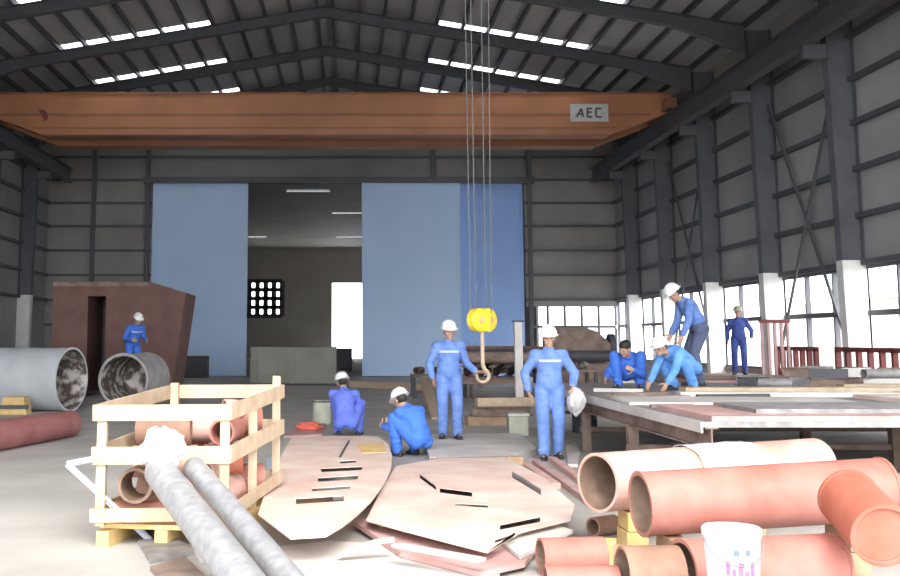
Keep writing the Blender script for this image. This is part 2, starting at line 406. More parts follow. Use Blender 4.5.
# hall beyond the doors
AX0, AX1, AY = -13.0, DX1+.45, 95.0
struct('wall_far_left', M().box(AX0-.1, AX0, YB+.1, AY, 0, 9.5), 'annex')
struct('wall_far_right', M().box(AX1, AX1+.1, YB+.1, AY, 0, 9.5), 'annex')
p0, p1 = far(332,356,AY), far(363,283,AY)
lx0, lx1 = far(241,300,AY).x, far(282,300,AY).x
lz0, lz1 = far(260,316,AY).z, far(260,281,AY).z
m = M().box(AX0, lx0, AY, AY+.1, 0, 9.5).box(lx1, p0.x, AY, AY+.1, 0, 9.5).box(p1.x, AX1, AY, AY+.1, 0, 9.5)
m.box(p0.x, p1.x, AY, AY+.1, p1.z, 9.5).box(lx0, lx1, AY, AY+.1, 0, lz0).box(lx0, lx1, AY, AY+.1, lz1, 9.5)
struct('wall_far', m, 'annex')
m = M()
for i in range(6):
    x = lx0+(lx1-lx0)*i/5; m.box(x-.22, x+.22, AY-.02, AY+.08, lz0, lz1)
for i in range(5):
    z = lz0+(lz1-lz0)*i/4; m.box(lx0, lx1, AY-.02, AY+.08, z-.17, z+.17)
struct('window_%d' % wn, m, 'frame'); wn += 1
strips = []
for (px, py, wpx) in ((308,191,44),(349,213,34),(349,237,26)):
    p = at(px, py, 9.5); hw = wpx*p.y/FPX/2; strips.append((p.x-hw, p.x+hw, p.y))
for y in sorted(q[2] for q in strips): strips += [(-11.5,-6.5,y)]  # extra strips out of view, added to light the annex
m = M(); ys = sorted(set(q[2] for q in strips)); y0 = YB+.1
for y in ys:
    m.box(AX0, AX1, y0, y-.6, 9.5, 9.56); y0 = y+.6
    x0 = AX0
    for q in sorted(q for q in strips if q[2] == y):
        m.box(x0, q[0], y-.6, y+.6, 9.5, 9.56); x0 = q[1]
    m.box(x0, AX1, y-.6, y+.6, 9.5, 9.56)
m.box(AX0, AX1, y0, AY, 9.5, 9.56)
struct('ceiling.001', m, 'annex')
for q in strips:
    struct('window_%d' % wn, M().box(q[0]-.05, q[1]+.05, q[2]-.65, q[2]+.65, 9.57, 9.59), 'sky_dim'); wn += 1
# outside, seen through the openings
tag(obj('neighbour_building', M().box(24, 34, 14, 60, 0, 3.4).prism([(23.6,3.4),(34.4,3.4),(29,5.2)], 13.6, 60.4, mx=Matrix(((1,0,0,0),(0,0,1,0),(0,1,0,0),(0,0,0,1)))), 'brick'),
    'long pale building outside beyond the right wall openings', 'building', kind='structure')
# ================================================================== OVERHEAD CRANE
CY, CZ0, CZ1 = 35.6, 8.2, 9.55
def crane(y, label):
    t = thing('overhead_crane', (XM, y, CZ0), label, 'crane', 'overhead travelling cranes')
    xa, xb = XL+1.05, XR-1.05
    for k, (yy, ma) in enumerate(((y, 'orange'), (y+2.0, 'orange'))):
        poly = [(xa-.15, 8.95), (xa+1.9, CZ0), (xb-1.9, CZ0), (xb+.15, 8.95), (xb+.15, CZ1), (xa-.15, CZ1)]
        mx = Matrix(((1,0,0,0),(0,0,1,yy),(0,1,0,0),(0,0,0,1)))
        g = obj('main_girder', M().prism(poly, -.28, .28, mx=mx), ma, t)
        obj('flange', M().box(xa-.15, xb+.15, yy-.36, yy+.36, CZ1, CZ1+.04).box(xa+1.9, xb-1.9, yy-.36, yy+.36, CZ0-.04, CZ0), 'orangeD', g)
        obj('stiffener', M().box(xa+.5, xb-.5, yy-.30, yy-.28, 8.82, 8.90).box(xa+1.6, xb-1.6, yy-.31, yy-.28, 8.40, 8.45), 'orangeD', g)
    for x in (xa, xb):
        e = obj('end_truck', M().box(x-.16, x+.16, y-.9, y+2.9, 8.95, 9.3), 'orangeD', t)
        for yy in (y-.6, y+2.6):
            obj('truck_wheel', M().tube([(x-.06,yy,9.02),(x+.06,yy,9.02)], .15, 20), 'dark', e)
    obj('walkway_rail', M().bar((xa+.3,y+2.4,CZ1+.5),(xb-.3,y+2.4,CZ1+.5),.04,.04), 'dark', t)
    return t
c1 = crane(CY, 'orange double girder overhead crane with grey plaque spanning the hall')
p = far(589, 113, CY-.3)
pl = obj('name_plaque', M().box(p.x-.62, p.x+.62, CY-.34, CY-.30, p.z-.29, p.z+.29), 'plaque', c1)
g = M()
def stroke(x0, z0, x1, z1, w=.055): g.bar((p.x+x0, CY-.345, p.z+z0), (p.x+x1, CY-.345, p.z+z1), .012, w, (0,0,1) if abs(x1-x0) > abs(z1-z0) else (1,0,0))
stroke(-.42,-.14,-.26,.14); stroke(-.26,.14,-.20,-.14); stroke(-.36,-.04,-.22,-.04)
stroke(-.06,-.14,-.06,.14); stroke(-.06,.14,.10,.14); stroke(-.06,.02,.08,.02); stroke(-.06,-.14,.10,-.14)
stroke(.22,.14,.22,-.14); stroke(.22,.14,.40,.14); stroke(.22,-.14,.40,-.14)
obj('plaque_letters', g, 'dark', pl)
p2 = far(43, 114, CY-.3)
mk = M().prism([(-.17,.17),(-.05,.12),(.02,.16),(.16,.02),(.17,-.16),(.05,-.24),(-.02,-.06)], 0, .03, mx=Matrix(((1,0,0,p2.x),(0,0,-1,CY-.30),(0,1,0,p2.z),(0,0,0,1))))
obj('painted_mark', mk, 'darkred', c1)['label'] = 'dark red mark at the left end of the girder'
tr = obj('crane_trolley', M().box(-1.2, .2, CY+.3, CY+1.7, CZ1-.75, CZ1-.45), 'orangeD', c1)
obj('hoist_drum', M().tube([(-1.0,CY+1,CZ1-.22),(0,CY+1,CZ1-.22)], .25, 20), 'dark', tr)
# hook block on its ropes, hung from the nearer crane above the frame
HY = 16.55
c2 = crane(HY-1.0, 'nearer orange overhead crane above the workers, carrying the yellow hook')
hp = far(482, 320, HY)
tr2 = obj('crane_trolley', M().box(hp.x-.7, hp.x+.7, HY-1.35, HY+1.35, CZ1+.05, CZ1+.35), 'orangeD', c2)
obj('hoist_drum', M().tube([(hp.x-.5,HY,CZ1+.0),(hp.x+.5,HY,CZ1+.0)], .2, 20), 'dark', tr2)
h = thing('crane_hook', (hp.x, HY, hp.z-.9), 'yellow crane hook block hanging on four steel ropes before the blue doors', 'crane hook')
for (dx, dt) in ((-.17,-.20),(-.09,-.11),(.06,.06),(.14,.19)):
    obj('wire_rope', M().tube([(hp.x+dx, HY, hp.z+.1), (hp.x+dt, HY, CZ1-.1)], .007, 6), 'rope', h)
ax = V((.62,-.78,0)); sd_ = V((.78,.62,0)); hc_ = V((hp.x, HY, hp.z))
m = M()
for c, k in ((hc_-sd_*.085, 0), (hc_+sd_*.085, 1)):
    m.tube([c-ax*.085, c-ax*.06, c+ax*.06, c+ax*.085], [.145,.175,.175,.145], 32)
m.bar(hc_-V((0,0,.17)), hc_+V((0,0,.16)), .30, .05, sd_)
bl = obj('pulley_block', m, 'yellow', h, smooth=True)
obj('cheek_disc', M().tube([hc_-sd_*.085+ax*.085, hc_-sd_*.085+ax*.10], .06, 24), 'woodY', bl)
obj('cheek_disc', M().tube([hc_+sd_*.085+ax*.085, hc_+sd_*.085+ax*.10], .06, 24), 'woodY', bl)
zb = far(482, 380, HY).z
obj('shank', M().tube([(hp.x,HY,hp.z-.15),(hp.x,HY,zb+.22)], .03, 12), 'tan', h)
hk = [(hp.x+.02*0, HY, zb+.22)] + [(hp.x+.09*math.sin(a)*1.0+.0, HY, zb+.06+.09*math.cos(a)) for a in [math.radians(k) for k in range(20, 290, 22)]]
obj('hook', M().tube(hk, [.03]+[.034-.0012*i for i in range(len(hk)-1)], 10), 'tan', h, smooth=True)

# ================================================================== LEFT SIDE
def pipe_thing(name, p0, p1, ro, ri, ma, ma_in, label, cat='pipe', group=None, flange=None, cap1=False, cap_ma=None):
    p0, p1 = V(p0), V(p1); b = (p0+p1)/2
    t = thing(name, (b.x, b.y, min(p0.z,p1.z)-ro), label, cat, group)
    obj('pipe_shell', M().pipe(p0, p1, ro, ri, 48), ma, t, smooth=True)
    d = (p1-p0).normalized()
    obj('lining', M().pipe(p0+d*.004, p1-d*.004, ri-.0005, ri-.006, 48), ma_in, t, smooth=True)
    if flange:
        for e, s in ((p0, 1), (p1, -1)):
            obj('flange', M().pipe(e, e+d*s*flange[1], ro+flange[0], ro-.002, 48), ma, t, smooth=True)
    if cap1:
        obj('end_cap', M().tube([p1-d*.03, p1-d*.02], ri-.008, 32), cap_ma or ma, t)
    return t
# big pale pipe lying at the left
a = at(64, 413, 0); r = .69
pipe_thing('steel_pipe', (a.x, a.y+.6, r), (a.x-5.6, a.y+2.2, r), r, r-.03, 'duct', 'ductIn', 'large pale grey pipe at far left with its open corroded end to the right', 'pipe', flange=(.012,.05))
# debris caught inside the open end
b_ = at(112, 410, 0)
pipe_thing('steel_pipe', (b_.x+.05, b_.y+.9, .63), (b_.x+.32, b_.y+2.3, .63), .61, .56, 'ductD', 'ductIn', 'weathered grey drum-like pipe behind the crate, open end facing the camera', 'pipe', flange=(.012,.06), cap1=True, cap_ma='ductIn')
# rust-brown fabricated box behind
q0, q1 = far(50, 392, 30.6), far(184, 392, 30.6)
x0, x1 = q0.x, q1.x; zt = far(100, 282, 30.6).z
bx = thing('steel_hopper', ((x0+x1)/2, 31.6, 0), 'rust brown steel hopper box with slanted right end behind the pipes', 'hopper')
mx = Matrix(((1,0,0,0),(0,0,1,30.6),(0,1,0,0),(0,0,0,1)))
dx0, dx1 = far(88,300,30.6).x, far(106,300,30.6).x; dz = far(90,296,30.6).z
xs_ = far(150,300,30.6).x; zs_ = far(184,293,30.6).z
obj('body', M().prism([(x0,.1),(dx0,.1),(dx0,dz),(dx1,dz),(dx1,.1),(x1-.35,.1),(x1,zs_),(xs_,zt),(x0,zt)], 0, 2.0, mx=mx), 'rustR', bx)
obj('back_panel', M().box(dx0-.05, dx1+.05, 32.5, 32.6, .1, dz), 'dark', bx)
obj('top_edge', M().box(x0, xs_, 30.55, 30.6, zt-.12, zt), 'rust', bx)
for xx in (x0+.3, x1-.9):
    obj('skid', M().box(xx, xx+.25, 30.6, 32.6, 0, .1), 'dark', bx)
# platform the far-left worker stands on
w_ = far(131, 345, 27.6)
tag(obj('steel_step', M().box(w_.x-.6, w_.x+.6, 27.5, 28.5, 0, .55), 'dark', bevel=.02), 'dark steel block under the worker before the brown hopper', 'block')
# yellow block and red tubes in front of the big pipe
y_ = at(20, 413, 0)-V((0,.34,0))
yb = thing('timber_chock', (y_.x, y_.y, 0), 'yellow brown wooden chock in front of the large pale pipe', 'chock')
obj('block', M().prism([(-.3,0),(.3,0),(.22,.36),(-.2,.36)], -.2, .2, mx=Matrix(((1,0,0,y_.x),(0,0,1,y_.y),(0,1,0,0),(0,0,0,1)))), 'woodY', yb)
obj('batten', M().box(y_.x-.34, y_.x+.34, y_.y-.24, y_.y-.2, .12, .2), 'dark', yb)
e0, e1 = at(-40, 462, 0), at(84, 437, 0)
d_ = (e1-e0).normalized(); n_ = V((-d_.y, d_.x, 0))
tag(obj('steel_tube', M().pipe(e0+V((0,0,.21))+n_*.25, e1+V((0,0,.21))+n_*.25, .21, .19, 32), 'redpipe', smooth=True), 'dark red primed tube on the floor at far left, front one', 'tube', 'red tubes at far left')
tag(obj('steel_tube', M().pipe(e0+V((0,0,.19))+n_*.68, e1+V((.1,0,.19))+n_*.68, .19, .17, 32), 'redpipe', smooth=True), 'dark red primed tube on the floor at far left, rear one', 'tube', 'red tubes at far left')

# ------------------------------------------------------------------ crate
NL = at(94, 548, 0); yaw = math.radians(8)
ex = V((math.cos(yaw), math.sin(yaw)*.6, 0)).normalized(); ey = V((.17, 1, 0)).normalized()
CW, CD = .99, 1.75
cr = thing('wooden_crate', NL+ex*CW/2+ey*CD/2, 'open slatted wooden crate of pink fittings on the left floor', 'crate')
def cp(u, v, z): return NL+ex*u+ey*v+V((0,0,z))
for u in (.06, CW/2, CW-.06):
    obj('skid', M().bar(cp(u,0,.06), cp(u,CD,.06), .10, .12), 'woodY', cr)
obj('deck', M().bar(cp(CW/2,0.02,.14), cp(CW/2,CD-.02,.14), CW, .035), 'woodY', cr)
for (u, v, ht) in ((.03,.03,1.06),(CW-.03,.03,1.06),(.03,CD-.03,1.16),(CW-.03,CD-.03,1.22),(CW-.03,CD*.5,1.1)):
    obj('corner_post', M().bar(cp(u,v,.16), cp(u,v,ht), .07, .07, (0,1,0)), 'wood', cr)
for (z, hh) in ((1.0,.12),(.68,.13),(.24,.10)):
    obj('slat', M().bar(cp(-.02,-.02,z), cp(CW+.02,-.02,z), .025, hh), 'wood', cr)
    obj('slat', M().bar(cp(-.02,CD+.02,z+.08), cp(CW+.02,CD+.02,z+.08), .025, hh), 'wood', cr)
    for u in (-.02, CW+.02):
        obj('slat', M().bar(cp(u,-.02,z), cp(u,CD+.02,z+.08), .025, hh), 'wood', cr)
# contents
def elbow(c, R, r, a0, a1, mx, ma, label, grp):
    pts = [mx @ V((R*math.cos(a), 0, R*math.sin(a))) for a in [a0+(a1-a0)*i/10 for i in range(11)]]
    m = M(); n = 24; ro = []; 
    outer = M().tube(pts, r, n, cap=False); inner = M().tube(pts, r*.86, n, cap=False)
    m.add(outer.v, outer.f); o = len(m.v); m.add(inner.v, inner.f)
    L = (len(pts)-1)*n
    m.f += [[j, (j+1)%n, o+(j+1)%n, o+j] for j in range(n)] + [[L+j, L+(j+1)%n, o+L+(j+1)%n, o+L+j] for j in range(n)]
    m.v = [p+V(c) for p in m.v]
    return tag(obj('pipe_elbow', m, ma, smooth=True), label, 'pipe elbow', grp)
GF = 'pipe fittings in the wooden crate'
ro = lambda ax, d: Matrix.Rotation(math.radians(d), 3, ax)
elbow(cp(.66,.95,.95), .14, .085, 0, PI/2, ro('Z',20) @ ro('X', 80), 'primerP', 'pale pink elbow on the top of the heap in the crate', GF)
def stub(c, d, L, r, ma, label, cat='pipe stub'):
    d = V(d).normalized(); c = V(c)
    return tag(obj('pipe_stub', M().pipe(c-d*L/2, c+d*L/2, r, r*.82, 28), ma, smooth=True), label, cat, GF)
stub(cp(.25,.24,.445), (.06,1,0), .34, .135, 'pipeIn', 'black corroded pipe stub in the crate front, open end to the camera')
stub(cp(.25,.24,.235), (1,.03,0), .40, .072, 'primer', 'thin pink pipe stub under the black stub in the crate front')
stub(cp(.74,.30,.53), (.1,1,0), .40, .115, 'primerP', 'pale pink stub at crate front right, on the front corner stub')
stub(cp(.30,.62,.83), (1,.05,0), .44, .125, 'brownP', 'brown stub topping the heap at the crate left middle')
stub(cp(.80,.68,.81), (.1,1,0), .46, .105, 'primer', 'pink stub topping the heap at the crate right side')
stub(cp(.74,1.32,.86), (1,.2,0), .36, .12, 'primer', 'pink stub topping the heap at the crate back right corner')
stub(cp(.72,.28,.285), (1,.15,0), .38, .12, 'primer', 'pink pipe stub on the crate floor at the front right corner')
stub(cp(.30,.80,.31), (1,-.1,0), .50, .14, 'brownP', 'brown pipe stub on the crate floor in the middle left')
stub(cp(.76,.72,.31), (.2,1,0), .42, .14, 'primerP', 'pale pink pipe stub on the crate floor at the right side')
stub(cp(.70,1.35,.32), (.9,.2,0), .46, .15, 'primer', 'pink pipe stub at the crate back right corner, lower one')
stub(cp(.24,1.35,.32), (.1,1,0), .46, .15, 'brownP', 'brown pipe stub at the crate back left corner, lower one')
stub(cp(.32,.60,.575), (1,.15,0), .52, .125, 'primerP', 'pale pink pipe stub lying on top of brown stub in crate')
stub(cp(.76,.72,.575), (1,.1,0), .32, .12, 'orangeP', 'orange pink pipe stub on top at the crate right side')
stub(cp(.72,1.32,.60), (.15,1,0), .40, .13, 'brownP', 'brown pipe stub at the crate back right corner, upper one')
stub(cp(.26,1.34,.60), (1,.3,0), .36, .13, 'primer', 'pink pipe stub at the crate back left corner, upper one')
stub(cp(.45,1.02,.80), (1,0,0), .60, .11, 'primerP', 'pale pipe stub crowning the heap in the crate')
# white plastic wrap lump
def lump(name, c, r, ma, label, cat, parent=None, seed=0, amp=.25, freq=4.0):
    m = M().ell((0,0,0), (1,1,1), nu=28, nv=18)
    for i, p in enumerate(m.v):
        k = 1+amp*noise.noise(p*freq*.4+V((seed,0,0)))+amp*.6*noise.noise(p*freq+V((seed,3,1)))
        m.v[i] = V(c)+V((p.x*r[0]*k, p.y*r[1]*k, p.z*r[2]*k))
    o = obj(name, m, ma, parent, smooth=False)
    if parent is None: tag(o, label, cat)
    return o
# two long silver pipes leaning from the crate to the floor
g0 = far(160, 472, NL.y-.35); g1 = at(262, 606, .13)
pipe_thing('long_pipe', g1, g0, .115, .10, 'galv', 'pipeIn', 'long silver pipe leaning on the crate, left and wider one', 'pipe', 'silver pipes leaning on the crate')
g2 = far(194, 468, NL.y-.17); g3 = at(306, 600, .10)
pipe_thing('long_pipe', g3, g2, .085, .072, 'galv', 'pipeIn', 'long silver pipe leaning on the crate, right and thinner one', 'pipe', 'silver pipes leaning on the crate')
wr_c = far(160, 452, NL.y-.30)
wp = lump('plastic_wrap', wr_c+V((0.02,0,0.02)), (.16,.10,.17), 'wrap', 'crumpled white plastic wrap over the top ends of the silver pipes', 'plastic wrap', seed=2)
# bent angle iron leaning on the crate
i0 = at(150, 540, .02); i1 = far(67, 464, NL.y-.12); i2 = far(93, 459, NL.y-.04)
tag(obj('angle_iron', M().bar(i0, i1, .045, .012).bar(i0, i1, .012, .045).bar(i1, i2, .045, .014).bar(i1, i2, .012, .045), 'plateG'), 'bent grey angle iron leaning against the crate left side', 'angle iron')
# offcuts on the floor before the crate
def offcut(pts, h, th, ma, label, tilt=0.0, nm='steel_offcut', cat='offcut', grp='offcuts on the floor'):
    P = [at(x, y, h) for x, y in pts]
    return tag(obj(nm, M().prism([(p.x,p.y) for p in P], h-th, h), ma), label, cat, grp)
offcut([(138,540),(176,534),(190,552),(150,560)], .03, .03, 'scrap', 'grey steel offcut on floor directly below the crate')
offcut([(150,566),(185,556),(205,576),(170,590)], .03, .03, 'rust', 'brown steel offcut on floor left of the silver pipes')
offcut([(192,540),(214,536),(222,548),(200,556)], .05, .05, 'plateW', 'small pale offcut on floor between silver pipes and crate')

# ================================================================== STEEL PLATES IN THE MIDDLE
GP = 'flame-cut plates on the floor'
def plate(pts, h, th, ma, label, holes=(), support=True, nm='steel_plate'):
    P = [at(x, y, h) for x, y in pts]
    Hs = [[at(x, y, h).to_2d() for x, y in hh] for hh in holes]
    return tag(obj(nm, M().prism([(p.x,p.y) for p in P], h-th, h, holes=Hs), ma), label, 'steel plate', GP)
def batten(x0, y0, x1, y1, z0, z1, label, w=.10, ma='woodB'):
    a, b = at(x0, y0, z0), at(x1, y1, z0)
    return tag(obj('timber_batten', M().bar(V((a.x,a.y,(z0+z1)/2)), V((b.x,b.y,(z0+z1)/2)), w, z1-z0), ma), label, 'timber', 'timber battens under the plates')
# bottom layer
plate([(262,548),(330,541),(420,545),(500,572),(470,600),(262,600)], .03, .03, 'plateW', 'pale plate lowest of the pile, nearest the camera')
plate([(352,520),(400,512),(470,540),(530,532),(538,545),(525,562),(480,572),(400,552)], .07, .035, 'plateP', 'rose plate second lowest, under the front edge of the big slotted sheet')
batten(380,528,470,520,.07,.14,'brown batten under the front of the big slotted sheet')
batten(392,514,440,512,.0,.14,'brown batten under the middle of the big slotted sheet')
batten(432,470,522,468,.0,.14,'brown batten under the back of the big slotted sheet')
slit = lambda x0,y0,x1,y1,w: [(x0,y0-w),(x1,y1-w),(x1,y1+w),(x0,y0+w)]
plate([(366,520),(380,492),(396,466),(440,458),(505,457),(545,478),(575,505),(570,520),(520,532),(487,552),(402,530)], .15, .010, 'plate',
      'big pink slotted sheet lying in the middle of the floor',
      holes=[slit(440,490,472,494,2.6), slit(500,527,540,519,2.8), slit(420,476,436,488,2.0), slit(512,474,541,492,3.2), slit(495,541,515,534,1.8), slit(455,504,488,506,1.6)])
offcut([(500,540),(556,524),(573,530),(520,556)], .10, .025, 'plateW', 'narrow pale strip at front right edge of the slotted sheet')
tag(obj('bent_strip', M().loft([[V((p.x-.0,p.y-.03,p.z)),V((p.x,p.y+.03,p.z)),V((p.x,p.y+.03,p.z+.03)),V((p.x,p.y-.03,p.z+.03))] for p in
   [at(338+i*7, 558-14*math.sin(i/8*PI*.5)-i*.3, .05+.10*math.sin(i/8*PI*.5)) for i in range(9)]]), 'plateW'), 'pale curved strip arching up in front of the plates', 'steel strip')
tag(obj('flat_bar', M().bar(at(396,545,.17), at(482,560,.16), .09, .02), 'plateW'), 'long pale flat bar on front edge of the slotted sheet', 'flat bar')
# rounded plate
arc = [(290,538),(258,514),(268,484),(282,454),(292,437),(335,436),(378,436),(388,444),(392,455),(391,468),(384,484),(372,500),(358,514),(343,526),(326,536)]
batten(284,520,330,515,.0,.21,'brown batten under the front of the rounded plate')
batten(300,456,372,454,.0,.21,'brown batten under the back of the rounded plate')
plate(arc, .22, .010, 'plate', 'cream pink plate with rounded end and slots left of middle',
      holes=[slit(321,470,362,468,2.0), slit(318,479.5,358,477,2.2), slit(312,489.5,350,487,1.8), slit(296,501,344,498,3.0), slit(340,462,356,461,1.4)])
offcut([(266,458),(291,455),(287,480),(270,492)], .05, .05, 'plateG', 'blue grey plate on the floor left of the rounded plate', nm='steel_plate', cat='steel plate', grp=GP)
offcut([(358,444),(384,443),(386,452),(362,453)], .225, .005, 'woodY', 'yellow marked offcut lying on the rounded plate')
tag(obj('marking_rod', M().bar(at(340,457,.23), at(349,441,.23), .02, .02), 'dark'), 'thin dark rod lying on the rounded plate', 'rod')
# plates behind the crouching workers
plate([(424,441),(430,434),(520,433),(536,448),(500,458),(430,457)], .10, .10, 'plateW', 'thick pale slab under the worker at the hook')
plate([(566,446),(576,442),(580,452),(578,464),(568,464)], .04, .04, 'plateW', 'pale plate on floor right of the slab')
for i, (a, b) in enumerate((((536,462),(600,508)),((552,459),(612,502)),((582,468),(616,490)),((524,464),(556,486)))):
    tag(obj('flat_bar', M().bar(at(*a,.03), at(*b,.03), .10, .06), 'plateP' if i % 2 == 0 else 'primerP'),
        ['rose flat bar slanting toward the small pipes, longest','pink flat bar slanting beside the longest rose bar','short rose flat bar nearest the work table','pink flat bar under the slotted sheet right edge'][i], 'flat bar', 'slanted flat bars')
plate([(284,436),(300,424),(326,423),(322,434)], .03, .03, 'plateP', 'rose plate on floor behind the rounded plate')
lump('red_cloth', at(309,432,0)+V((0,0,.09)), (.2,.14,.09), 'redcloth', 'red cloth heap on the floor left of the sitting worker', 'cloth', seed=5)
k_ = at(322, 424, 0)
cn = thing('paint_can', k_, 'pale green tin can behind the red cloth', 'can')
obj('tin', M().lathe([(.16,.0),(.17,.02),(.17,.42),(.16,.44)], Matrix.Translation(k_)), 'palegreen', cn, smooth=True)
obj('rim', M().lathe([(.175,.40),(.175,.43)], Matrix.Translation(k_)), 'dark', cn)
# ================================================================== PIPE STACK AT RIGHT
GR = 'primed pipes stacked at right'
A1, B1 = far(597, 478, 8.35), far(815, 462, 9.6)
zc1 = .50; A1.z = zc1; B1.z = zc1
pipe_thing('steel_pipe', A1, B1, .215, .195, 'primerP', 'pipeIn', 'pale cream pink pipe at the back of the right stack', 'pipe', GR)
A2, B2 = far(640, 504, 7.55), far(884, 489, 7.75)
pipe_thing('steel_pipe', A2, B2, .21, .19, 'primer', 'pipeIn', 'large pink pipe in the middle of the right stack, above the bucket', 'pipe', GR, flange=(.006,.02))
z3 = .185
A3, B3 = far(682, 573, 6.75), far(835, 568, 6.95); A3.z = B3.z = z3
pipe_thing('steel_pipe', A3, B3, .185, .168, 'primer', 'pipeIn', 'pink pipe on the floor behind the white bucket', 'pipe', GR, flange=(.006,.02))
A8, B8 = A3-V((.36,.02,0)), A3-V((.02,0,0)); A8.z = B8.z = .17
pipe_thing('steel_pipe', A8, B8, .165, .15, 'brownP', 'pipeIn', 'short brown pipe butting the pink floor pipe left of the bucket', 'pipe', GR)
A4, B4 = far(848, 498, 7.0), far(884, 536, 6.45)
pipe_thing('steel_pipe', A4, B4, .18, .165, 'orangeP', 'primer', 'short orange pink pipe with closed end pointing at the camera, far right', 'pipe', GR, flange=(.005,.03), cap1=True)
A5, B5 = at(536, 572, 0), at(604, 572, 0)
A5 = far(540, 546, 7.55); B5 = far(603, 549, 7.6); A5.z = B5.z = .12
pipe_thing('steel_pipe', A5, B5, .12, .105, 'primer', 'pipeIn', 'small pink pipe left of the stack with open end to the right', 'pipe', GR)
A6 = far(545, 575, 6.85); B6 = far(618, 580, 6.85); A6.z = B6.z = .10
pipe_thing('steel_pipe', A6, B6, .10, .088, 'primer', 'pipeIn', 'small pink pipe at the bottom edge before the stack', 'pipe', GR)
A7 = at(593, 527, .075); B7 = at(614, 524, .075)
pipe_thing('steel_pipe', A7, B7, .075, .062, 'brownP', 'pipeIn', 'tiny brown pipe end lying on floor under the left end of the cream pipe', 'pipe', GR)
# timber cribs carrying the pipes
def crib(x, y0, y1, z, w, label, ma='woodB'):
    t = thing('timber_crib', (x, (y0+y1)/2, 0), label, 'timber support', 'timber supports under the pipes')
    n = max(1, round(z/.14)); hh = z/n
    for k in range(n):
        obj('baulk', M().box(x-w/2+.01*k, x+w/2-.01*k, y0, y1, k*hh, (k+1)*hh-.004), ma, t, bevel=.006)
    return t
d2 = (B2-A2).normalized(); d1 = (B1-A1).normalized()
def under(A, d, s, r, w, label, ma='woodB', y0=-.2, y1=.2):
    p = A+d*s; return crib(p.x, p.y+y0, p.y+y1, p.z-r-.004, w, label, ma)
under(A2, d2, .22, .21, .14, 'brown timber support under the left end of the large pink pipe')
under(A2, d2, 1.45, .21, .14, 'brown timber support under the right part of the large pink pipe')
under(A1, d1, .34, .215, .16, 'stepped timber support under the left end of the cream pipe', 'woodY', -.16, .16)
under(A1, d1, 1.6, .215, .16, 'timber support under the right end of the cream pipe')
tag(obj('timber_wedge', M().prism([(-.10,0),(.10,0),(.10,.04),(-.02,.26),(-.10,.26)], -.05, .05, mx=Matrix(((.5,0,.86,far(622,560,7.3).x),(.86,0,-.5,7.22),(0,1,0,0),(0,0,0,1)))), 'woodB'), 'upright brown timber wedge left of the large pink pipe', 'wedge')
tag(obj('timber_wedge', M().prism([(-.12,0),(.12,0),(.0,.2),(-.12,.2)], -.04, .04, mx=Matrix(((.3,0,.95,far(612,540,7.75).x),(.95,0,-.3,7.78),(0,1,0,0),(0,0,0,1)))), 'woodY'), 'pale timber wedge just behind the small pink pipe', 'wedge')
# a narrow beam resting across the cream pipe : white sheet draped over it
c_ = A1+d1*1.25
m = M(); nu, nv = 14, 16
rings = []
side = V((-d1.y, d1.x, 0))
for i in range(nu+1):
    u = (i/nu-.5)*.7; ring_o = []; ring_i = []
    for j in range(nv+1):
        a_ = math.radians(35+ (1-abs(u)*.6)*0 + 150*j/nv - 40 + 8*math.sin(u*14+j*.7))
        rr = .222+.012*abs(math.sin(u*11+j*.9))+.02*max(0,noise.noise(V((u*6,j*.4,2))))
        ring_o.append(c_+d1*u+(side*-math.cos(a_)+V((0,0,1))*math.sin(a_))*rr)
        ring_i.append(c_+d1*u+(side*-math.cos(a_)+V((0,0,1))*math.sin(a_))*(rr-.004))
    rings.append(ring_o+ring_i[::-1])
tag(obj('canvas_sheet', M().loft(rings), 'wrap', smooth=True), 'crumpled white sheet draped over the cream pipe', 'sheet')
# bucket
bp = far(733, 572, 6.15); bz = .16
crib(bp.x, 6.15-.14, 6.15+.14, bz, .26, 'wooden block under the white bucket')
bk = thing('paint_bucket', (bp.x, 6.15, bz), 'white paint bucket with pink and blue print before the pipes', 'bucket')
T = Matrix.Translation((bp.x, 6.15, bz))
obj('pail', M().lathe([(.125,0),(.13,.005),(.148,.34),(.148,.36)], T, 40), 'bucket', bk, smooth=True)
obj('lid', M().lathe([(.154,.335),(.158,.345),(.158,.375),(.148,.385),(.10,.38)], T, 40), 'bucket', bk, smooth=True)
def decal(name, spots, ma):
    m = M()
    for (ang, z, w, hh) in spots:
        r_ = .1315+ .0185*(z/.36)+.0035
        pts = []
        for k in range(5):
            a_ = math.radians(ang + (k/4-.5)*w)
            pts.append((r_*math.sin(a_), -r_*math.cos(a_)))
        for k in range(4):
            (xa, ya), (xb, yb) = pts[k], pts[k+1]
            vs = [T @ V((ux*s, uy*s, zz)) for s in (1, .985) for (ux, uy) in ((xa,ya),(xb,yb)) for zz in (z-hh/2, z+hh/2)]
            m.add(vs, [(0,1,3,2),(4,6,7,5),(0,4,5,1),(2,3,7,6),(0,2,6,4),(1,5,7,3)])
    obj(name, m, ma, bk)
decal('printed_dots', [(-10,.27,12,.03),(14,.27,10,.03)], 'blueink')
decal('printed_mark', [(-28,.19,8,.07),(-16,.16,8,.05),(-2,.18,10,.08),(12,.15,10,.05),(26,.18,10,.08),(-24,.10,20,.03),(8,.09,26,.03)], 'pinkink')
decal('printed_lines', [(2,.205,8,.02),(20,.12,14,.02),(-8,.125,10,.02)], 'blueink')
obj('bail_handle', M().tube([T @ V((.16*math.cos(a_), -.13*abs(math.sin(a_))-.02, .33-.13*math.sin(a_))) for a_ in [PI*i/16 for i in range(17)]], .0035, 6), 'rope', bk)

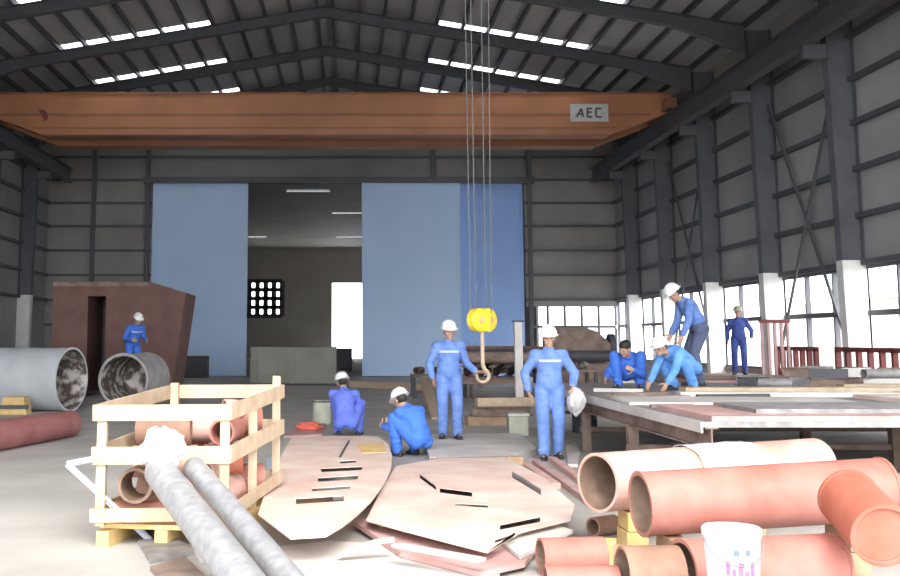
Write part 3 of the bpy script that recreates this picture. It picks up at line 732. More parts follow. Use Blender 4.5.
# ================================================================== WORK PLATFORM AT RIGHT
PX0, PX1, PY0, PY1, PZ = 3.25, 9.6, 10.3, 19.6, .80
pf = thing('work_platform', ((PX0+PX1)/2, (PY0+PY1)/2, 0), 'wide steel work table on legs at right where workers kneel', 'work table')
obj('deck', M().box(PX0, PX1, PY0, PY1, PZ-.05, PZ), 'scrap', pf)
for x in (PX0+.08, (PX0+PX1)/2, PX1-.08):
    obj('deck_beam', M().ibeam((x, PY0, PZ-.15), (x, PY1, PZ-.15), .20, .12, .015), 'rust', pf)
for y in (PY0+.1, 13.2, 15.8, PY1-.1):
    for x in (PX0+.08, (PX0+PX1)/2, PX1-.08):
        obj('leg', M().box(x-.06, x+.06, y-.06, y+.06, 0, PZ-.25), 'rust', pf)
    obj('cross_bar', M().bar((PX0, y, .30), (PX1, y, .30), .06, .06), 'rust', pf)
obj('edge_strip', M().box(PX0-.02, PX0, PY0, PY1, PZ-.10, PZ+.0), 'plateW', pf)['label'] = 'pale bare steel edge'
GT = 'sheets and planks on the work table'
def on_table(name, x0, x1, y0, y1, z0, z1, ma, label, cat, rz=0):
    c = V(((x0+x1)/2, (y0+y1)/2, 0)); mx = Matrix.Translation(c) @ Matrix.Rotation(math.radians(rz), 4, 'Z')
    return tag(obj(name, M().box(-(x1-x0)/2, (x1-x0)/2, -(y1-y0)/2, (y1-y0)/2, z0, z1, mx), ma), label, cat, GT)
on_table('steel_plate', 3.35, 9.5, 10.35, 12.2, PZ, PZ+.05, 'plateP', 'rose plate along the front edge of the work table', 'steel plate')
on_table('steel_plate', 3.9, 9.4, 10.8, 12.0, PZ+.05, PZ+.09, 'scrap', 'grey plate on top of the rose plate', 'steel plate', 1.0)
on_table('steel_plate', 3.3, 6.0, 12.9, 14.3, PZ, PZ+.03, 'plateW', 'pale plate at the left edge of the work table', 'steel plate', -4)
on_table('steel_plate', 6.6, 9.4, 12.6, 14.6, PZ, PZ+.05, 'plate', 'cream plate in the middle right of the work table', 'steel plate', 3)
on_table('plank', 4.6, 9.2, 15.35, 15.65, PZ, PZ+.10, 'wood', 'long cream plank across the table just before the crouching worker', 'plank', 1.5)
on_table('plank', 4.4, 7.4, 14.75, 15.0, PZ, PZ+.06, 'plateW', 'shorter white plank in front of the long cream plank', 'plank', -3)
on_table('plank', 7.3, 9.5, 16.4, 16.7, PZ, PZ+.10, 'wood', 'cream plank behind the long one, at the table right side', 'plank', -2)
on_table('plank', 3.35, 4.4, 14.9, 15.05, PZ, PZ+.05, 'rust', 'short rusty bar at the table left edge', 'bar', 30)
# scrap profiles piled on the table
GS = 'scrap profiles piled on the work table'
random.seed(4)
k_ = 0
for (x, y, lay) in [(6.7,17.6,0),(7.5,17.5,0),(8.3,17.4,0),(9.0,17.7,0),(6.6,18.2,0),(7.4,18.1,0),(8.2,18.05,0),(9.0,18.3,0),(6.8,18.8,0),(7.7,18.7,0),(8.5,18.75,0),(7.2,19.25,0),(8.1,19.3,0),(9.0,19.2,0),
                    (7.5,17.5,1),(8.3,17.4,1),(7.4,18.1,1),(8.2,18.05,1),(7.7,18.7,1),(8.5,18.75,1),(8.1,19.3,1),(9.0,18.3,1)]:
    a_ = random.uniform(-.18,.18)+(.0 if lay == 0 else random.uniform(-.5,.5)); L = random.uniform(.5,.66); hgt = .15; zc = PZ+.077+lay*.152
    d = V((math.cos(a_), math.sin(a_), 0)); p = V((x, y, zc))
    if k_ % 3 == 0: m = M().pipe(p-d*L/2, p+d*L/2, .075, .062, 20)
    elif k_ % 3 == 1: m = M().ibeam(p-d*L/2, p+d*L/2, hgt, .10, .014)
    else: m = M().bar(p-d*L/2-V((0,0,.068)), p+d*L/2-V((0,0,.068)), .12, .014).bar(p-d*L/2+V((0,-.055,0)), p+d*L/2+V((0,-.055,0)), .012, .15)
    tag(obj('scrap_profile', m, ('scrap','rust','plateW','scrap','dark')[k_ % 5], smooth=(k_ % 3 == 0)), 'grey scrap steel profile piled on the far right of the work table', 'scrap', GS); k_ += 1
# loose pieces strewn over the table
GL = 'loose pieces on the work table'
lo = [(3.6,12.5,.5,.05,.04,10,'rust','rusty bar lying near the front left of the work table'),(3.9,16.2,.7,.06,.05,-20,'plateW','pale bar beside the bare headed person on the table'),
      (5.0,14.55,1.0,.07,.05,8,'dark','dark bar in front of the shorter white plank'),(6.3,12.35,1.4,.10,.04,-3,'dark','dark flat bar between the plates on the table'),
      (8.0,15.1,1.3,.09,.06,4,'rust','rusty bar just in front of the long cream plank'),(4.2,13.1+.9+.6,.5,.2,.03,25,'plateP','small rose offcut left of the shorter white plank'),
      (7.9,12.3,.8,.07,.05,12,'rust','rusty bar behind the rose plate at the table right'),(6.2,15.9,.9,.08,.05,-12,'scrap','grey bar behind the long cream plank')]
for (x, y, L, w_2, hh, rz, ma, lab) in lo:
    mx = Matrix.Translation((x, y, 0)) @ Matrix.Rotation(math.radians(rz), 4, 'Z')
    tag(obj('steel_bar', M().box(-L/2, L/2, -w_2/2, w_2/2, PZ, PZ+hh, mx), ma), lab, 'bar', GL)
# stack the far worker stands on
HX = 10.0
st = thing('plate_stack', (HX-.2, 28.6, 0), 'dark stack of steel plates under the navy worker by the wall', 'plate stack')
for k in range(6):
    obj('stack_plate', M().box(HX-1.5+.05*(k%2), HX+.55-.04*(k%3), 27.6+.04*(k%2), 29.6, k*.115, k*.115+.10), 'rust' if k % 2 else 'plateP', st)
# red racks by the right wall
def rack(x, y0, y1, h, n, label):
    t = thing('steel_rack', (x, (y0+y1)/2, 0), label, 'rack', 'dark red racks at the right wall')
    for k in range(n):
        y = y0+(y1-y0)*k/(n-1); obj('upright', M().box(x-.05, x+.05, y-.05, y+.05, 0, h), 'darkred', t)
    for z in (.1, h*.55, h): obj('rail', M().box(x-.05, x+.05, y0-.05, y1+.05, z-.05, z+.05), 'darkred', t)
    for k in range(n-1):
        y = y0+(y1-y0)*(k+.5)/(n-1); obj('bracket', M().box(x-.05, x+.35, y-.03, y+.03, h*.55+.05, h*.55+.12), 'darkred', t)
    return t
rack(XR-.9, 25.0, 27.3, 1.35, 7, 'dark red steel rack between the two nearest visible columns')
rack(XR-.9, 19.9, 23.9, 1.35, 9, 'dark red steel rack at right edge before the white based column')
def stand(x, y, w, h, n):
    t = thing('steel_stand', (x, y, 0), 'pinkish stand of upright bars right of the navy worker', 'stand')
    for k in range(n): obj('upright', M().box(x-w/2+w*k/(n-1)-.03, x-w/2+w*k/(n-1)+.03, y-.03, y+.03, .06, h-.05), 'plateP', t)
    obj('top_rail', M().box(x-w/2-.05, x+w/2+.05, y-.05, y+.05, h-.05, h+.03), 'darkred', t)
    obj('foot_rail', M().box(x-w/2-.05, x+w/2+.05, y-.25, y+.25, 0, .06), 'darkred', t)
stand(10.05, 26.2, .62, 2.0, 5)

# ================================================================== CLUTTER BEFORE THE DOORS
gb0, gb1 = at(250, 386, 0), at(336, 386, 0)
cb = thing('steel_container', ((gb0.x+gb1.x)/2, gb0.y+1, 0), 'low grey green container standing in the doorway aisle', 'container')
zt = far(290, 347, gb0.y).z
obj('body', M().box(gb0.x, gb1.x, gb0.y, gb0.y+2, .08, zt), 'green', cb, bevel=.02)
for k in range(5):
    x = gb0.x+.2+(gb1.x-gb0.x-.4)*k/4; obj('rib', M().box(x-.05, x+.05, gb0.y-.06, gb0.y, .08, zt), 'green', cb)
obj('skid', M().box(gb0.x, gb1.x, gb0.y+.2, gb0.y+.5, 0, .08).box(gb0.x, gb1.x, gb0.y+1.5, gb0.y+1.8, 0, .08), 'dark', cb)
bt = at(343, 372, 0)
mc = thing('welding_machine', (bt.x, bt.y, 0), 'dark machine box in front of the bright far doorway', 'machine')
obj('case', M().box(bt.x-.45, bt.x+.45, bt.y, bt.y+.8, .12, 1.15), 'dark', mc, bevel=.03)
obj('handle', M().tube([(bt.x-.4,bt.y+.1,1.15),(bt.x-.4,bt.y+.1,1.4),(bt.x+.4,bt.y+.1,1.4),(bt.x+.4,bt.y+.1,1.15)], .025, 8), 'dark', mc)
for sx in (-.35,.35):
    obj('wheel', M().tube([(bt.x+sx-.04,bt.y+.2,.12),(bt.x+sx+.04,bt.y+.2,.12)], .12, 16).tube([(bt.x+sx-.04,bt.y+.65,.12),(bt.x+sx+.04,bt.y+.65,.12)], .12, 16), 'black', mc)
bd = at(195, 378, 0)
tag(obj('tool_chest', M().box(bd.x-.5, bd.x+.5, bd.y, bd.y+.6, 0, .9), 'dark', bevel=.03), 'dark blue grey chest at the foot of the left door leaf', 'chest')
# long rail lying across the aisle
l0, l1 = at(352, 384, .1), at(446, 388, .1)
tag(obj('long_timber', M().bar(l0, l1, .3, .2), 'tan'), 'long tan timber on the floor across the aisle before the doors', 'timber')
# trestles with steel sections behind the standing workers
GC = 'steel sections stacked before the doors'
random.seed(9)
def trestle(px, py, w, h, label):
    p = at(px, py, 0)
    t = thing('steel_trestle', p, label, 'trestle', 'trestles behind the standing workers')
    obj('top_rail', M().box(p.x-w/2, p.x+w/2, p.y-.08, p.y+.08, h-.14, h), 'rust', t)
    for s in (-1, 1):
        for q in (-1, 1):
            obj('leg', M().bar((p.x+s*(w/2-.15)+s*.0, p.y+q*.28, 0), (p.x+s*(w/2-.15), p.y+q*.03, h-.12), .07, .07, (1,0,0)), 'rust', t)
        obj('spreader', M().bar((p.x+s*(w/2-.15), p.y-.2, .22), (p.x+s*(w/2-.15), p.y+.2, .22), .05, .05), 'rust', t)
    return p
tA = trestle(490, 412, 1.6, .75, 'rusty trestle nearest behind the two standing workers')
tB = trestle(498, 398, 1.7, .80, 'rusty trestle in the middle behind the standing workers')
tC = trestle(515, 387, 2.6, .85, 'rusty trestle farthest back near the blue door')
sec_lab = ['rusty beam lying over the trestles, leftmost','rusty beam over the trestles, second from left','dark beam over the trestles, middle one','rusty beam over the trestles, fourth from left','dark beam over the trestles, rightmost']
for k in range(5):
    xo = -.62+.31*k
    a_, b_ = V((tA.x+xo, tA.y-.5, .875)), V((tC.x+xo*1.4, tC.y+.6, .975))
    tag(obj('steel_section', M().ibeam(a_, b_, .22, .16, .015), 'rust' if k % 2 == 0 else 'dark'), sec_lab[k], 'steel section', GC)
fl = at(497, 424, 0)
rows_ = [(0,-.34),(0,0),(0,.34),(1,-.26),(1,.16),(2,-.06)]
fl_lab = ['brown timber bottom front of the heap behind the slab','rusty bar bottom middle of the heap behind the slab','dark bar bottom back of the heap behind the slab',
          'rusty bar second layer front of the heap behind the slab','brown timber second layer back of the heap behind the slab','tan timber topmost of the heap behind the slab']
ya_, yb__ = tA.y-.5, tC.y+.6
for k, (yy, L, dx, r_) in enumerate(((25.6,1.9,.1,.13),(27.2,2.1,.0,.11),(28.7,2.0,-.1,.15),(30.4,2.3,.1,.12),(32.3,2.4,0,.16))):
    zt_ = .985 + .1*(yy-ya_)/(yb__-ya_) + .012
    xc_ = tA.x+(tC.x-tA.x)*(yy-ya_)/(yb__-ya_)+dx
    tag(obj('steel_pipe', M().pipe((xc_-L/2, yy, zt_+r_), (xc_+L/2, yy+.05, zt_+r_), r_, r_-.015, 28), ('rust','brownP','dark','rust','brownP')[k], smooth=True),
        ('nearest','second nearest','third nearest','fourth nearest','farthest')[k]+' rusty pipe lying crosswise on the beams over the trestles', 'pipe', 'pipes over the trestles')
for k, (lay, dy) in enumerate(rows_):
    c = V((fl.x+.05*k-.1, fl.y+dy, .08+lay*.165)); a_ = (.10,-.04,.03,-.09,.06,.16)[k]; L = (1.0,1.15,.95,1.05,.9,1.1)[k]; d = V((math.cos(a_), math.sin(a_), 0))
    m = M().bar(c-d*L/2, c+d*L/2, .18, .155) if k in (0,4,5) else M().ibeam(c-d*L/2, c+d*L/2, .16, .15, .016)
    tag(obj('timber_baulk' if k in (0,4,5) else 'steel_section', m, ('woodB','rust','dark','rust','woodB','tan')[k]), fl_lab[k], 'timber' if k in (0,4,5) else 'steel section', 'heap behind the slab')
q0, q1 = at(437, 420, .0), at(421, 398, 0)
tag(obj('plank', M().bar(V((q0.x,q0.y,.03)), V((q1.x, q1.y-1.0, .60)), .22, .04), 'tan'), 'tan plank sloping up to the low bench left of the hook worker', 'plank')
ck = at(585, 432, 0)
dr = thing('steel_drum', ck, 'dark drum on the floor right of the walking worker, by the table', 'drum')
obj('shell', M().lathe([(.20,0),(.21,.01),(.21,.2),(.216,.21),(.21,.22),(.21,.42),(.216,.43),(.21,.44),(.21,.6),(.20,.6),(.195,.59)], Matrix.Translation(ck), 32), 'dark', dr, smooth=True)
obj('bung', M().lathe([(.03,.588),(.03,.605)], Matrix.Translation(ck+V((.1,-.05,0))), 12), 'tan', dr)
pk = at(519, 436, 0)
pb = thing('gas_box', pk, 'small pale green box on the floor left of the walking worker', 'box')
obj('body', M().box(pk.x-.16, pk.x+.16, pk.y, pk.y+.28, 0, .32), 'palegreen', pb, bevel=.015)
obj('lid', M().box(pk.x-.175, pk.x+.175, pk.y-.015, pk.y+.295, .32, .36), 'plateW', pb)
# white post
wp_ = far(519, 385, 23.0)
ps = thing('steel_post', (wp_.x, 23.0, 0), 'pale upright post standing before the dark blue door', 'post')
zt = far(519, 322, 23.0).z
obj('shaft', M().box(wp_.x-.08, wp_.x+.08, 22.92, 23.08, .03, zt), 'plateW', ps)
obj('foot', M().box(wp_.x-.25, wp_.x+.25, 22.8, 23.2, 0, .03), 'dark', ps)
obj('top_cap', M().box(wp_.x-.11, wp_.x+.11, 22.89, 23.11, zt, zt+.03), 'dark', ps)
# dark machine heap behind walking worker
mp = far(580, 380, 31.5)
mh = thing('bending_machine', (mp.x, 31.5, 0), 'dark brown machine behind the walking worker, before the back windows', 'machine')
z_t = far(565, 328, 31.5).z
obj('bed', M().box(mp.x-1.0, mp.x+1.1, 31.2, 32.2, 0, .9), 'rust', mh, bevel=.03)
obj('head', M().prism([(-.9,.9),(.7,.9),(1.0,1.3),(.5,z_t-.1),(.2,z_t),(-.7,z_t),(-.95,z_t-.3)], -.4, .4, mx=Matrix(((1,0,0,mp.x),(0,0,1,31.7),(0,1,0,0),(0,0,0,1)))), 'rust', mh)
obj('roller', M().tube([(mp.x-.8,31.15,1.1),(mp.x+.8,31.15,1.1)], .16, 20), 'dark', mh)
obj('flywheel', M().tube([(mp.x+.85,31.6,1.35),(mp.x+1.0,31.6,1.35)], .38, 28), 'dark', mh)
# low work tables left of the machine, by the workers on the big table
for i, (px, py, w, d, h, lab) in enumerate([(440,398,1.5,1.0,.62,'low rusty bench to the left behind the hook worker'),(570,402,1.5,1.2,.8,'rusty bench just behind the walking worker')]):
    p = at(px, py, 0)
    t = thing('work_bench', (p.x, p.y+d/2, 0), lab, 'bench', 'rusty benches before the doors')
    obj('bench_top', M().box(p.x-w/2, p.x+w/2, p.y, p.y+d, h-.06, h), 'rust', t)
    for sx in (-1,1):
        for sy in (.06, d-.06):
            obj('leg', M().box(p.x+sx*(w/2-.06)-.04, p.x+sx*(w/2-.06)+.04, p.y+sy-.04, p.y+sy+.04, 0, h-.06), 'dark', t)
    for k in range(3):
        cx, cy = p.x-w/3+k*w/3, p.y+d*.5
        tag(obj('pipe_stub', M().pipe((cx-.12,cy-.2,h+.105),(cx+.06,cy+.25,h+.105), .10, .085, 20), ('rust','brownP','dark')[k], smooth=True),
            ['left','middle','right'][k]+' one of three short pipes on the '+('bench by the hook worker' if i == 0 else 'bench behind the walking worker'), 'pipe stub', 'short pipes on the benches')
# ================================================================== PEOPLE
def solid(name, m, voxel, ma, parent=None, smooth=4):
    o = obj(name, m, ma, parent, local=True) if parent else obj(name, m, ma)
    r = o.modifiers.new('r', 'REMESH'); r.mode = 'VOXEL'; r.voxel_size = voxel
    s = o.modifiers.new('s', 'SMOOTH'); s.factor = .5; s.iterations = smooth
    bpy.context.view_layer.update()
    dg = bpy.context.evaluated_depsgraph_get()
    me = bpy.data.meshes.new_from_object(o.evaluated_get(dg)); old = o.data
    o.modifiers.clear(); o.data = me; bpy.data.meshes.remove(old)
    me.name = name
    if not me.materials: me.materials.append(MT[ma] if isinstance(ma, str) else ma)
    for p in me.polygons: p.use_smooth = True
    return o
def ik(a, b, l1, l2, hint):
    a, b = V(a), V(b); d = b-a; L = d.length; mx_ = (l1+l2)*.995
    if L > mx_: b = a+d*(mx_/L); d = b-a; L = mx_
    L = max(L, abs(l1-l2)+.02)
    x = (l1*l1-l2*l2+L*L)/(2*L); hgt = math.sqrt(max(0, l1*l1-x*x)); dn = d.normalized()
    hv = V(hint); hv = hv-dn*hv.dot(dn)
    if hv.length < 1e-4: hv = dn.orthogonal()
    return a+dn*x+hv.normalized()*hgt, b
def frame(fwd, up):     # columns: left, fwd, up
    f = V(fwd).normalized(); u = V(up); u = (u-f*u.dot(f)).normalized(); r = f.cross(u)
    return Matrix(((r.x,f.x,u.x),(r.y,f.y,u.y),(r.z,f.z,u.z)))
def hand(m, w, d, n, thumb, curl=.35, sc=1.0):
    w, d, n = V(w), V(d).normalized(), V(n); n = (n-d*n.dot(d)).normalized(); s = d.cross(n).normalized()
    if s.dot(V(thumb)) < 0: s = -s        # s points to the thumb side
    mx = Matrix(((s.x,d.x,n.x),(s.y,d.y,n.y),(s.z,d.z,n.z)))
    m.ell(w+d*.045*sc, (.042*sc,.055*sc,.018*sc), mx)
    for k, (off, L) in enumerate(((.031,.074),(.010,.082),(-.011,.076),(-.031,.060))):
        p = w+d*.075*sc+s*off*sc; L *= sc; dd = d.copy(); rr = .0098*sc
        for j in range(3):
            q = p+dd*L*(.42,.32,.26)[j]; m.cap(p, rr, q, rr*.93, 10); p = q; rr *= .93
            dd = (dd*math.cos(curl)+n*math.sin(curl)).normalized()
    p = w+d*.025*sc+s*.034*sc; dd = (d*.6+s*.75+n*.25).normalized(); rr = .0115*sc
    for L in (.038,.032,.026):
        q = p+dd*L*sc; m.cap(p, rr, q, rr*.92, 10); p = q; dd = (dd+d*.35+n*.2).normalized()
def torso_rings(P, secs, side):
    rings = []
    for (t, rx, ry) in secs:
        a, b, c = P
        p = a*(1-t)**2 + b*2*t*(1-t) + c*t*t
        d = ((b-a)*(1-t)+(c-b)*t).normalized()
        s = (side-d*side.dot(d)).normalized(); f = d.cross(s)
        n = 22
        rings.append([p+s*rx*math.cos(2*PI*j/n)+f*ry*math.sin(2*PI*j/n) for j in range(n)])
    return rings
def person(loc, rz, P, label, cloth, hat='hat', trousers=None, patch=True, hairdo=True):
    """local frame: faces -Y, own left hand at +X."""
    root_loc = V(loc)
    pel = V(P['pelvis']); neck = V(P['neck']); mid = (pel+neck)/2+V(P.get('bow', (0,.03,0)))
    side = V(P.get('side', (1,0,0))).normalized(); hside = V(P.get('hside', (1,0,0))).normalized()
    spine = (neck-mid).normalized()
    hd_f, hd_u = V(P.get('look', (0,-1,0))), V(P.get('headup', (0,0,1)))
    FR = frame(hd_f, hd_u)
    fw = FR @ V((0,1,0)); up = FR @ V((0,0,1)); hc = neck + (spine*.5+up*.5).normalized()*.17 + fw*.03
    sh = {s: neck - spine*.055 + side*s*.185 for s in (-1,1)}
    hip = {s: pel + hside*s*.095 - (mid-pel).normalized()*.0 for s in (-1,1)}
    el, wr, kn, an = {}, {}, {}, {}
    for s, k in ((-1,'R'),(1,'L')):
        el[s], wr[s] = ik(sh[s], P['hand'+k], .285, .25, P.get('elb'+k, (s*.4,.8,-.3)))
        kn[s], an[s] = ik(hip[s], P['foot'+k], .43, .42, P.get('knee'+k, (s*.1,-1,.1)))
    # body : one continuous mesh
    m = M()
    m.loft(torso_rings((pel-V((0,0,.05)), mid, neck), [(0,.10,.08),(.1,.145,.105),(.28,.15,.11),(.5,.125,.095),(.72,.15,.11),(.9,.14,.09),(1,.07,.06)], side))
    m.cap(neck-spine*.04, .058, hc-up*.06, .052)
    hx = Matrix(((FR[0][0],FR[0][1],FR[0][2]),(FR[1][0],FR[1][1],FR[1][2]),(FR[2][0],FR[2][1],FR[2][2])))
    H = lambda x, y, z: hc + FR @ V((x,y,z))
    m.ell(hc+FR @ V((0,-.005,.025)), (.076,.096,.095), hx, 20, 14)        # skull
    m.ell(H(0,.03,-.055), (.055,.058,.062), hx)                             # jaw
    m.ell(H(0,.068,-.095), (.024,.022,.022), hx)                            # chin
    m.cap(H(0,.088,.01), .009, H(0,.104,-.028), .014, 10)                   # nose
    m.ell(H(0,.098,-.032), (.019,.012,.010), hx)                            # nostrils
    m.cap(H(-.05,.078,.022), .012, H(.05,.078,.022), .012, 10)              # brow
    m.ell(H(.04,.07,-.02), (.022,.02,.02), hx); m.ell(H(-.04,.07,-.02), (.022,.02,.02), hx)
    m.cap(H(-.02,.084,-.064), .009, H(.02,.084,-.064), .009, 8)             # lips
    for s in (-1,1):
        m.ell(H(s*.079,-.005,-.012), (.009,.022,.034), hx)                  # ears
        m.cap(sh[s], .052, el[s], .040); m.cap(el[s], .042, wr[s], .028)
        m.cap(hip[s], .078, kn[s], .054); m.cap(kn[s], .054, an[s], .038)
        td = V(P.get('toe'+('R' if s < 0 else 'L'), (s*.2,-1,0))).normalized()
        m.cap(an[s]+V((0,0,-.03))-td*.02, .036, an[s]+td*.13+V((0,0,-.055)), .028)
        dirv = V(P.get('hdir'+('R' if s < 0 else 'L'), tuple((wr[s]-el[s]).normalized())))
        nrm = V(P.get('palm'+('R' if s < 0 else 'L'), (-s, 0, 0)))
        hand(m, wr[s], dirv, nrm, P.get('thumb', (0,-1,.3)), P.get('curl'+('R' if s < 0 else 'L'), .38))
    o = bpy.data.objects.new('tmp', None)
    root = solid('person', m, .0075, 'skin', smooth=3)
    # obj() recentred the mesh: undo into local frame of the feet
    off = V(root.location)
    for v in root.data.vertices: v.co += off
    root.location = root_loc; root.rotation_euler = (0,0,rz)
    bpy.data.objects.remove(o)
    tag(root, label, 'person', 'workers in blue coveralls')
    # coverall
    c = M()
    low = M() if trousers else c
    c.loft(torso_rings((pel-V((0,0,.05)), mid, neck+spine*.01), [(0,.12,.10),(.1,.172,.132),(.28,.175,.138),(.48,.158,.125),(.7,.185,.14),(.86,.18,.125),(.97,.10,.085),(1.0,.078,.072)], side))
    if trousers: low.loft(torso_rings((pel-V((0,0,.06)), mid, neck), [(0,.12,.105),(.1,.178,.137),(.25,.18,.142)], side))
    for s in (-1,1):
        c.cap(sh[s]-side*s*.02, .077, el[s], .060); c.cap(el[s], .064, wr[s]-(wr[s]-el[s]).normalized()*.035, .050)
        c.cap(neck-spine*.07+side*s*.05, .075, sh[s], .08)
        low.cap(hip[s]-V((0,0,.01)), .108, kn[s], .084); low.cap(kn[s], .084, an[s]+(kn[s]-an[s]).normalized()*.0, .074)
    # folds
    for s in (-1,1):
        for (a, b, r, lst) in ((kn[s], an[s], .078, (.55,.75,.92)), (el[s], wr[s], .056, (.3,.55))):
            for t in lst:
                p = a.lerp(b, t); (low if a is kn[s] else c).ell(p+V((random.uniform(-.01,.01),random.uniform(-.01,.01),0)), (r*1.06,r*1.06,r*.42))
    solid('coverall' if not trousers else 'jacket', c, .012, cloth, root, 3)
    if trousers: solid('trousers', low, .012, trousers, root, 3)
    # collar
    ca = torso_rings((neck-spine*.03, neck+spine*.02, neck+spine*.045), [(0,.088,.085),(.5,.078,.075),(1,.072,.07)], side)
    obj('collar', M().loft(ca), cloth, root, local=True, smooth=True)
    # boots
    for s in (-1,1):
        td = V(P.get('toe'+('R' if s < 0 else 'L'), (s*.2,-1,0))).normalized(); sd = td.cross(V((0,0,1)))
        a0 = an[s]; hz = -.085
        b = M(); rings = []
        for (t, w, h0) in ((-.085,.030,.05),(-.07,.040,.075),(-.02,.043,.11),(.04,.045,.095),(.10,.050,.065),(.15,.046,.05),(.185,.028,.032)):
            n = 14; rg = []
            for j in range(n):
                q = 2*PI*j/n; z = hz+max(0, math.sin(q))*h0 + (0 if math.sin(q) > 0 else 0)
                rg.append(a0+td*t+sd*w*math.cos(q)*(1 if math.sin(q) <= 0 else 1)+V((0,0,z+ (0 if math.sin(q)>0 else -.0))))
            rings.append(rg)
        # flat sole ring correction: lower half collapses on the sole plane, keep 4 mm of thickness
        rings = [[p+V((0,0,-.004)) if (2*PI*j/14) > PI else p for j, p in enumerate(r)] for r in rings]
        b.loft(rings); b.cap(a0+V((0,0,-.01)), .05, a0+(kn[s]-a0).normalized()*.10, .055)
        solid('boot', b, .009, 'black', root, 2)
    # eyes, mouth
    for s in (-1,1):
        obj('eye', M().ell(H(s*.031,.081,.002), (.012,.007,.006), hx, 10, 6), 'eye', root, local=True)
    obj('mouth', M().ell(H(0,.092,-.064), (.022,.005,.005), hx, 10, 6), 'lip', root, local=True)
    if hat:
        T4 = Matrix.Translation(hc+FR @ V((0,-.004,.045))) @ hx.to_4x4() @ Matrix.Diagonal((.90,1.08,1,1))
        hh = obj('hard_hat', M().lathe([(.118,-.005),(.124,.0),(.124,.02),(.120,.05),(.106,.085),(.078,.112),(.04,.127),(.012,.131)], T4, 28), hat, root, local=True, smooth=True)
        br = M()
        rg1 = []; rg2 = []
        for j in range(28):
            a_ = 2*PI*j/28; ext = 1.17+.22*max(0, math.sin(a_))
            rg1.append(T4 @ V((.122*ext*math.cos(a_), .122*ext*math.sin(a_), -.012*max(0,math.sin(a_)))))
            rg2.append(T4 @ V((.122*ext*math.cos(a_), .122*ext*math.sin(a_), .008-.012*max(0,math.sin(a_)))))
        i1 = [T4 @ V((.117*math.cos(2*PI*j/28), .117*math.sin(2*PI*j/28), .0)) for j in range(28)]
        i2 = [T4 @ V((.117*math.cos(2*PI*j/28), .117*math.sin(2*PI*j/28), .010)) for j in range(28)]
        br.loft([i1, rg1, rg2, i2, i1], cap=False); obj('brim', br, hat, hh, local=True, smooth=True)
        obj('ridge', M().tube([T4 @ V((0, .115*math.cos(a_), .012+.119*math.sin(a_))) for a_ in [PI*(.1+.8*i/12) for i in range(13)]], .012, 8), hat, hh, local=True, smooth=True)
        hm = M().ell(hc+FR @ V((0,-.022,.012)), (.082,.092,.075), hx, 18, 10)
    else:
        hm = M().ell(hc+FR @ V((0,-.018,.055)), (.088,.104,.088), hx, 22, 14)
    obj('hair', hm, 'hair', root, local=True, smooth=True)
    if patch:
        # white print across the chest
        t = .74; a, b, cc = pel-V((0,0,.05)), mid, neck; pp = a*(1-t)**2+b*2*t*(1-t)+cc*t*t
        dd = ((b-a)*(1-t)+(cc-b)*t).normalized(); ss = (side-dd*side.dot(dd)).normalized(); ff = ss.cross(dd)
        if ff.dot(V((0,-1,0))) < 0: ff = -ff
        pm = M(); rg = []
        for j in range(11):
            a_ = math.radians(-48+96*j/10); o_ = pp+ss*.196*math.sin(a_)+ff*.152*math.cos(a_)
            rg.append([o_-dd*.015, o_-dd*.015-ff*.02, o_+dd*.015-ff*.02, o_+dd*.015])
        pm.loft(rg); obj('chest_print', pm, 'white', root, local=True)['label'] = 'white strip of print across the chest'
    return root, dict(wr=wr, neck=neck, hc=hc)
STAND = dict(pelvis=(0,.02,.92), neck=(0,.0,1.41), bow=(0,-.02,0), footR=(-.12,.02,.09), footL=(.12,.02,.09), handR=(-.27,-.06,.86), handL=(.27,-.06,.86), headup=(0,0,1), look=(0,-1,-.05))
def pose(**k): d = dict(STAND); d.update(k); return d
HP = PI
# --- worker with the hook
pc = at(448, 437, .10)
hz = far(482, 378, HY)
wC = V((pc.x, HY+.05, .10))
dxh = hp.x-wC.x
person(wC, 0, pose(handL=(dxh-.10, -.10, zb+.12-.10), elbL=(.3,.5,-1), hdirL=(1,-.05,0), palmL=(0,-.5,-1), thumb=(0,-1,.2), curlL=.75, handR=(-.25,-.08,.88), elbR=(-.5,.6,-.1), look=(.12,-1,-.12), footR=(-.10,.04,.09), footL=(.11,-.06,.09)),
       'person in faded blue coveralls and white hard hat reaching for the hook', 'cC')
# --- walking worker
pd = at(551, 459, 0)
rD, iD = person((pd.x, pd.y, 0), math.radians(-6), pose(footR=(-.09,-.12,.09), footL=(.10,.10,.10), handL=(.29,-.14,.95), elbL=(.6,.6,-.3), curlL=.9, handR=(-.27,.04,.87), elbR=(-.8,.4,0), side=(1,.08,0), look=(-.05,-1,-.12)),
       'person in blue coveralls walking toward the camera with a white bag', 'cC')
bagp = rD.matrix_basis @ V((.33,-.17,.76))
bg = lump('plastic_bag', bagp, (.115,.10,.17), 'wrap', 'white plastic bag in the walking person\'s hand', 'bag', seed=8, amp=.2)
# --- squatting from behind
pa = at(347, 436, .0)
SQ = dict(pelvis=(0,.10,.24), neck=(0,-.14,.70), bow=(0,.07,.02), footR=(-.17,-.12,.09), footL=(.17,-.12,.09), kneeR=(-.35,-1,.8), kneeL=(.35,-1,.8), handR=(-.18,-.45,.35), handL=(.18,-.45,.35), look=(0,-1,-.5), headup=(0,-.3,1))
def squat(**k): d = dict(SQ); d.update(k); return d
person((pa.x, pa.y+.05, 0), HP-.15, squat(pelvis=(0,.12,.22), neck=(.07,-.10,.71), look=(.5,-1,-.35), headup=(.25,-.3,1)), 'person in violet blue coveralls squatting with back to the camera', 'cA', patch=False)
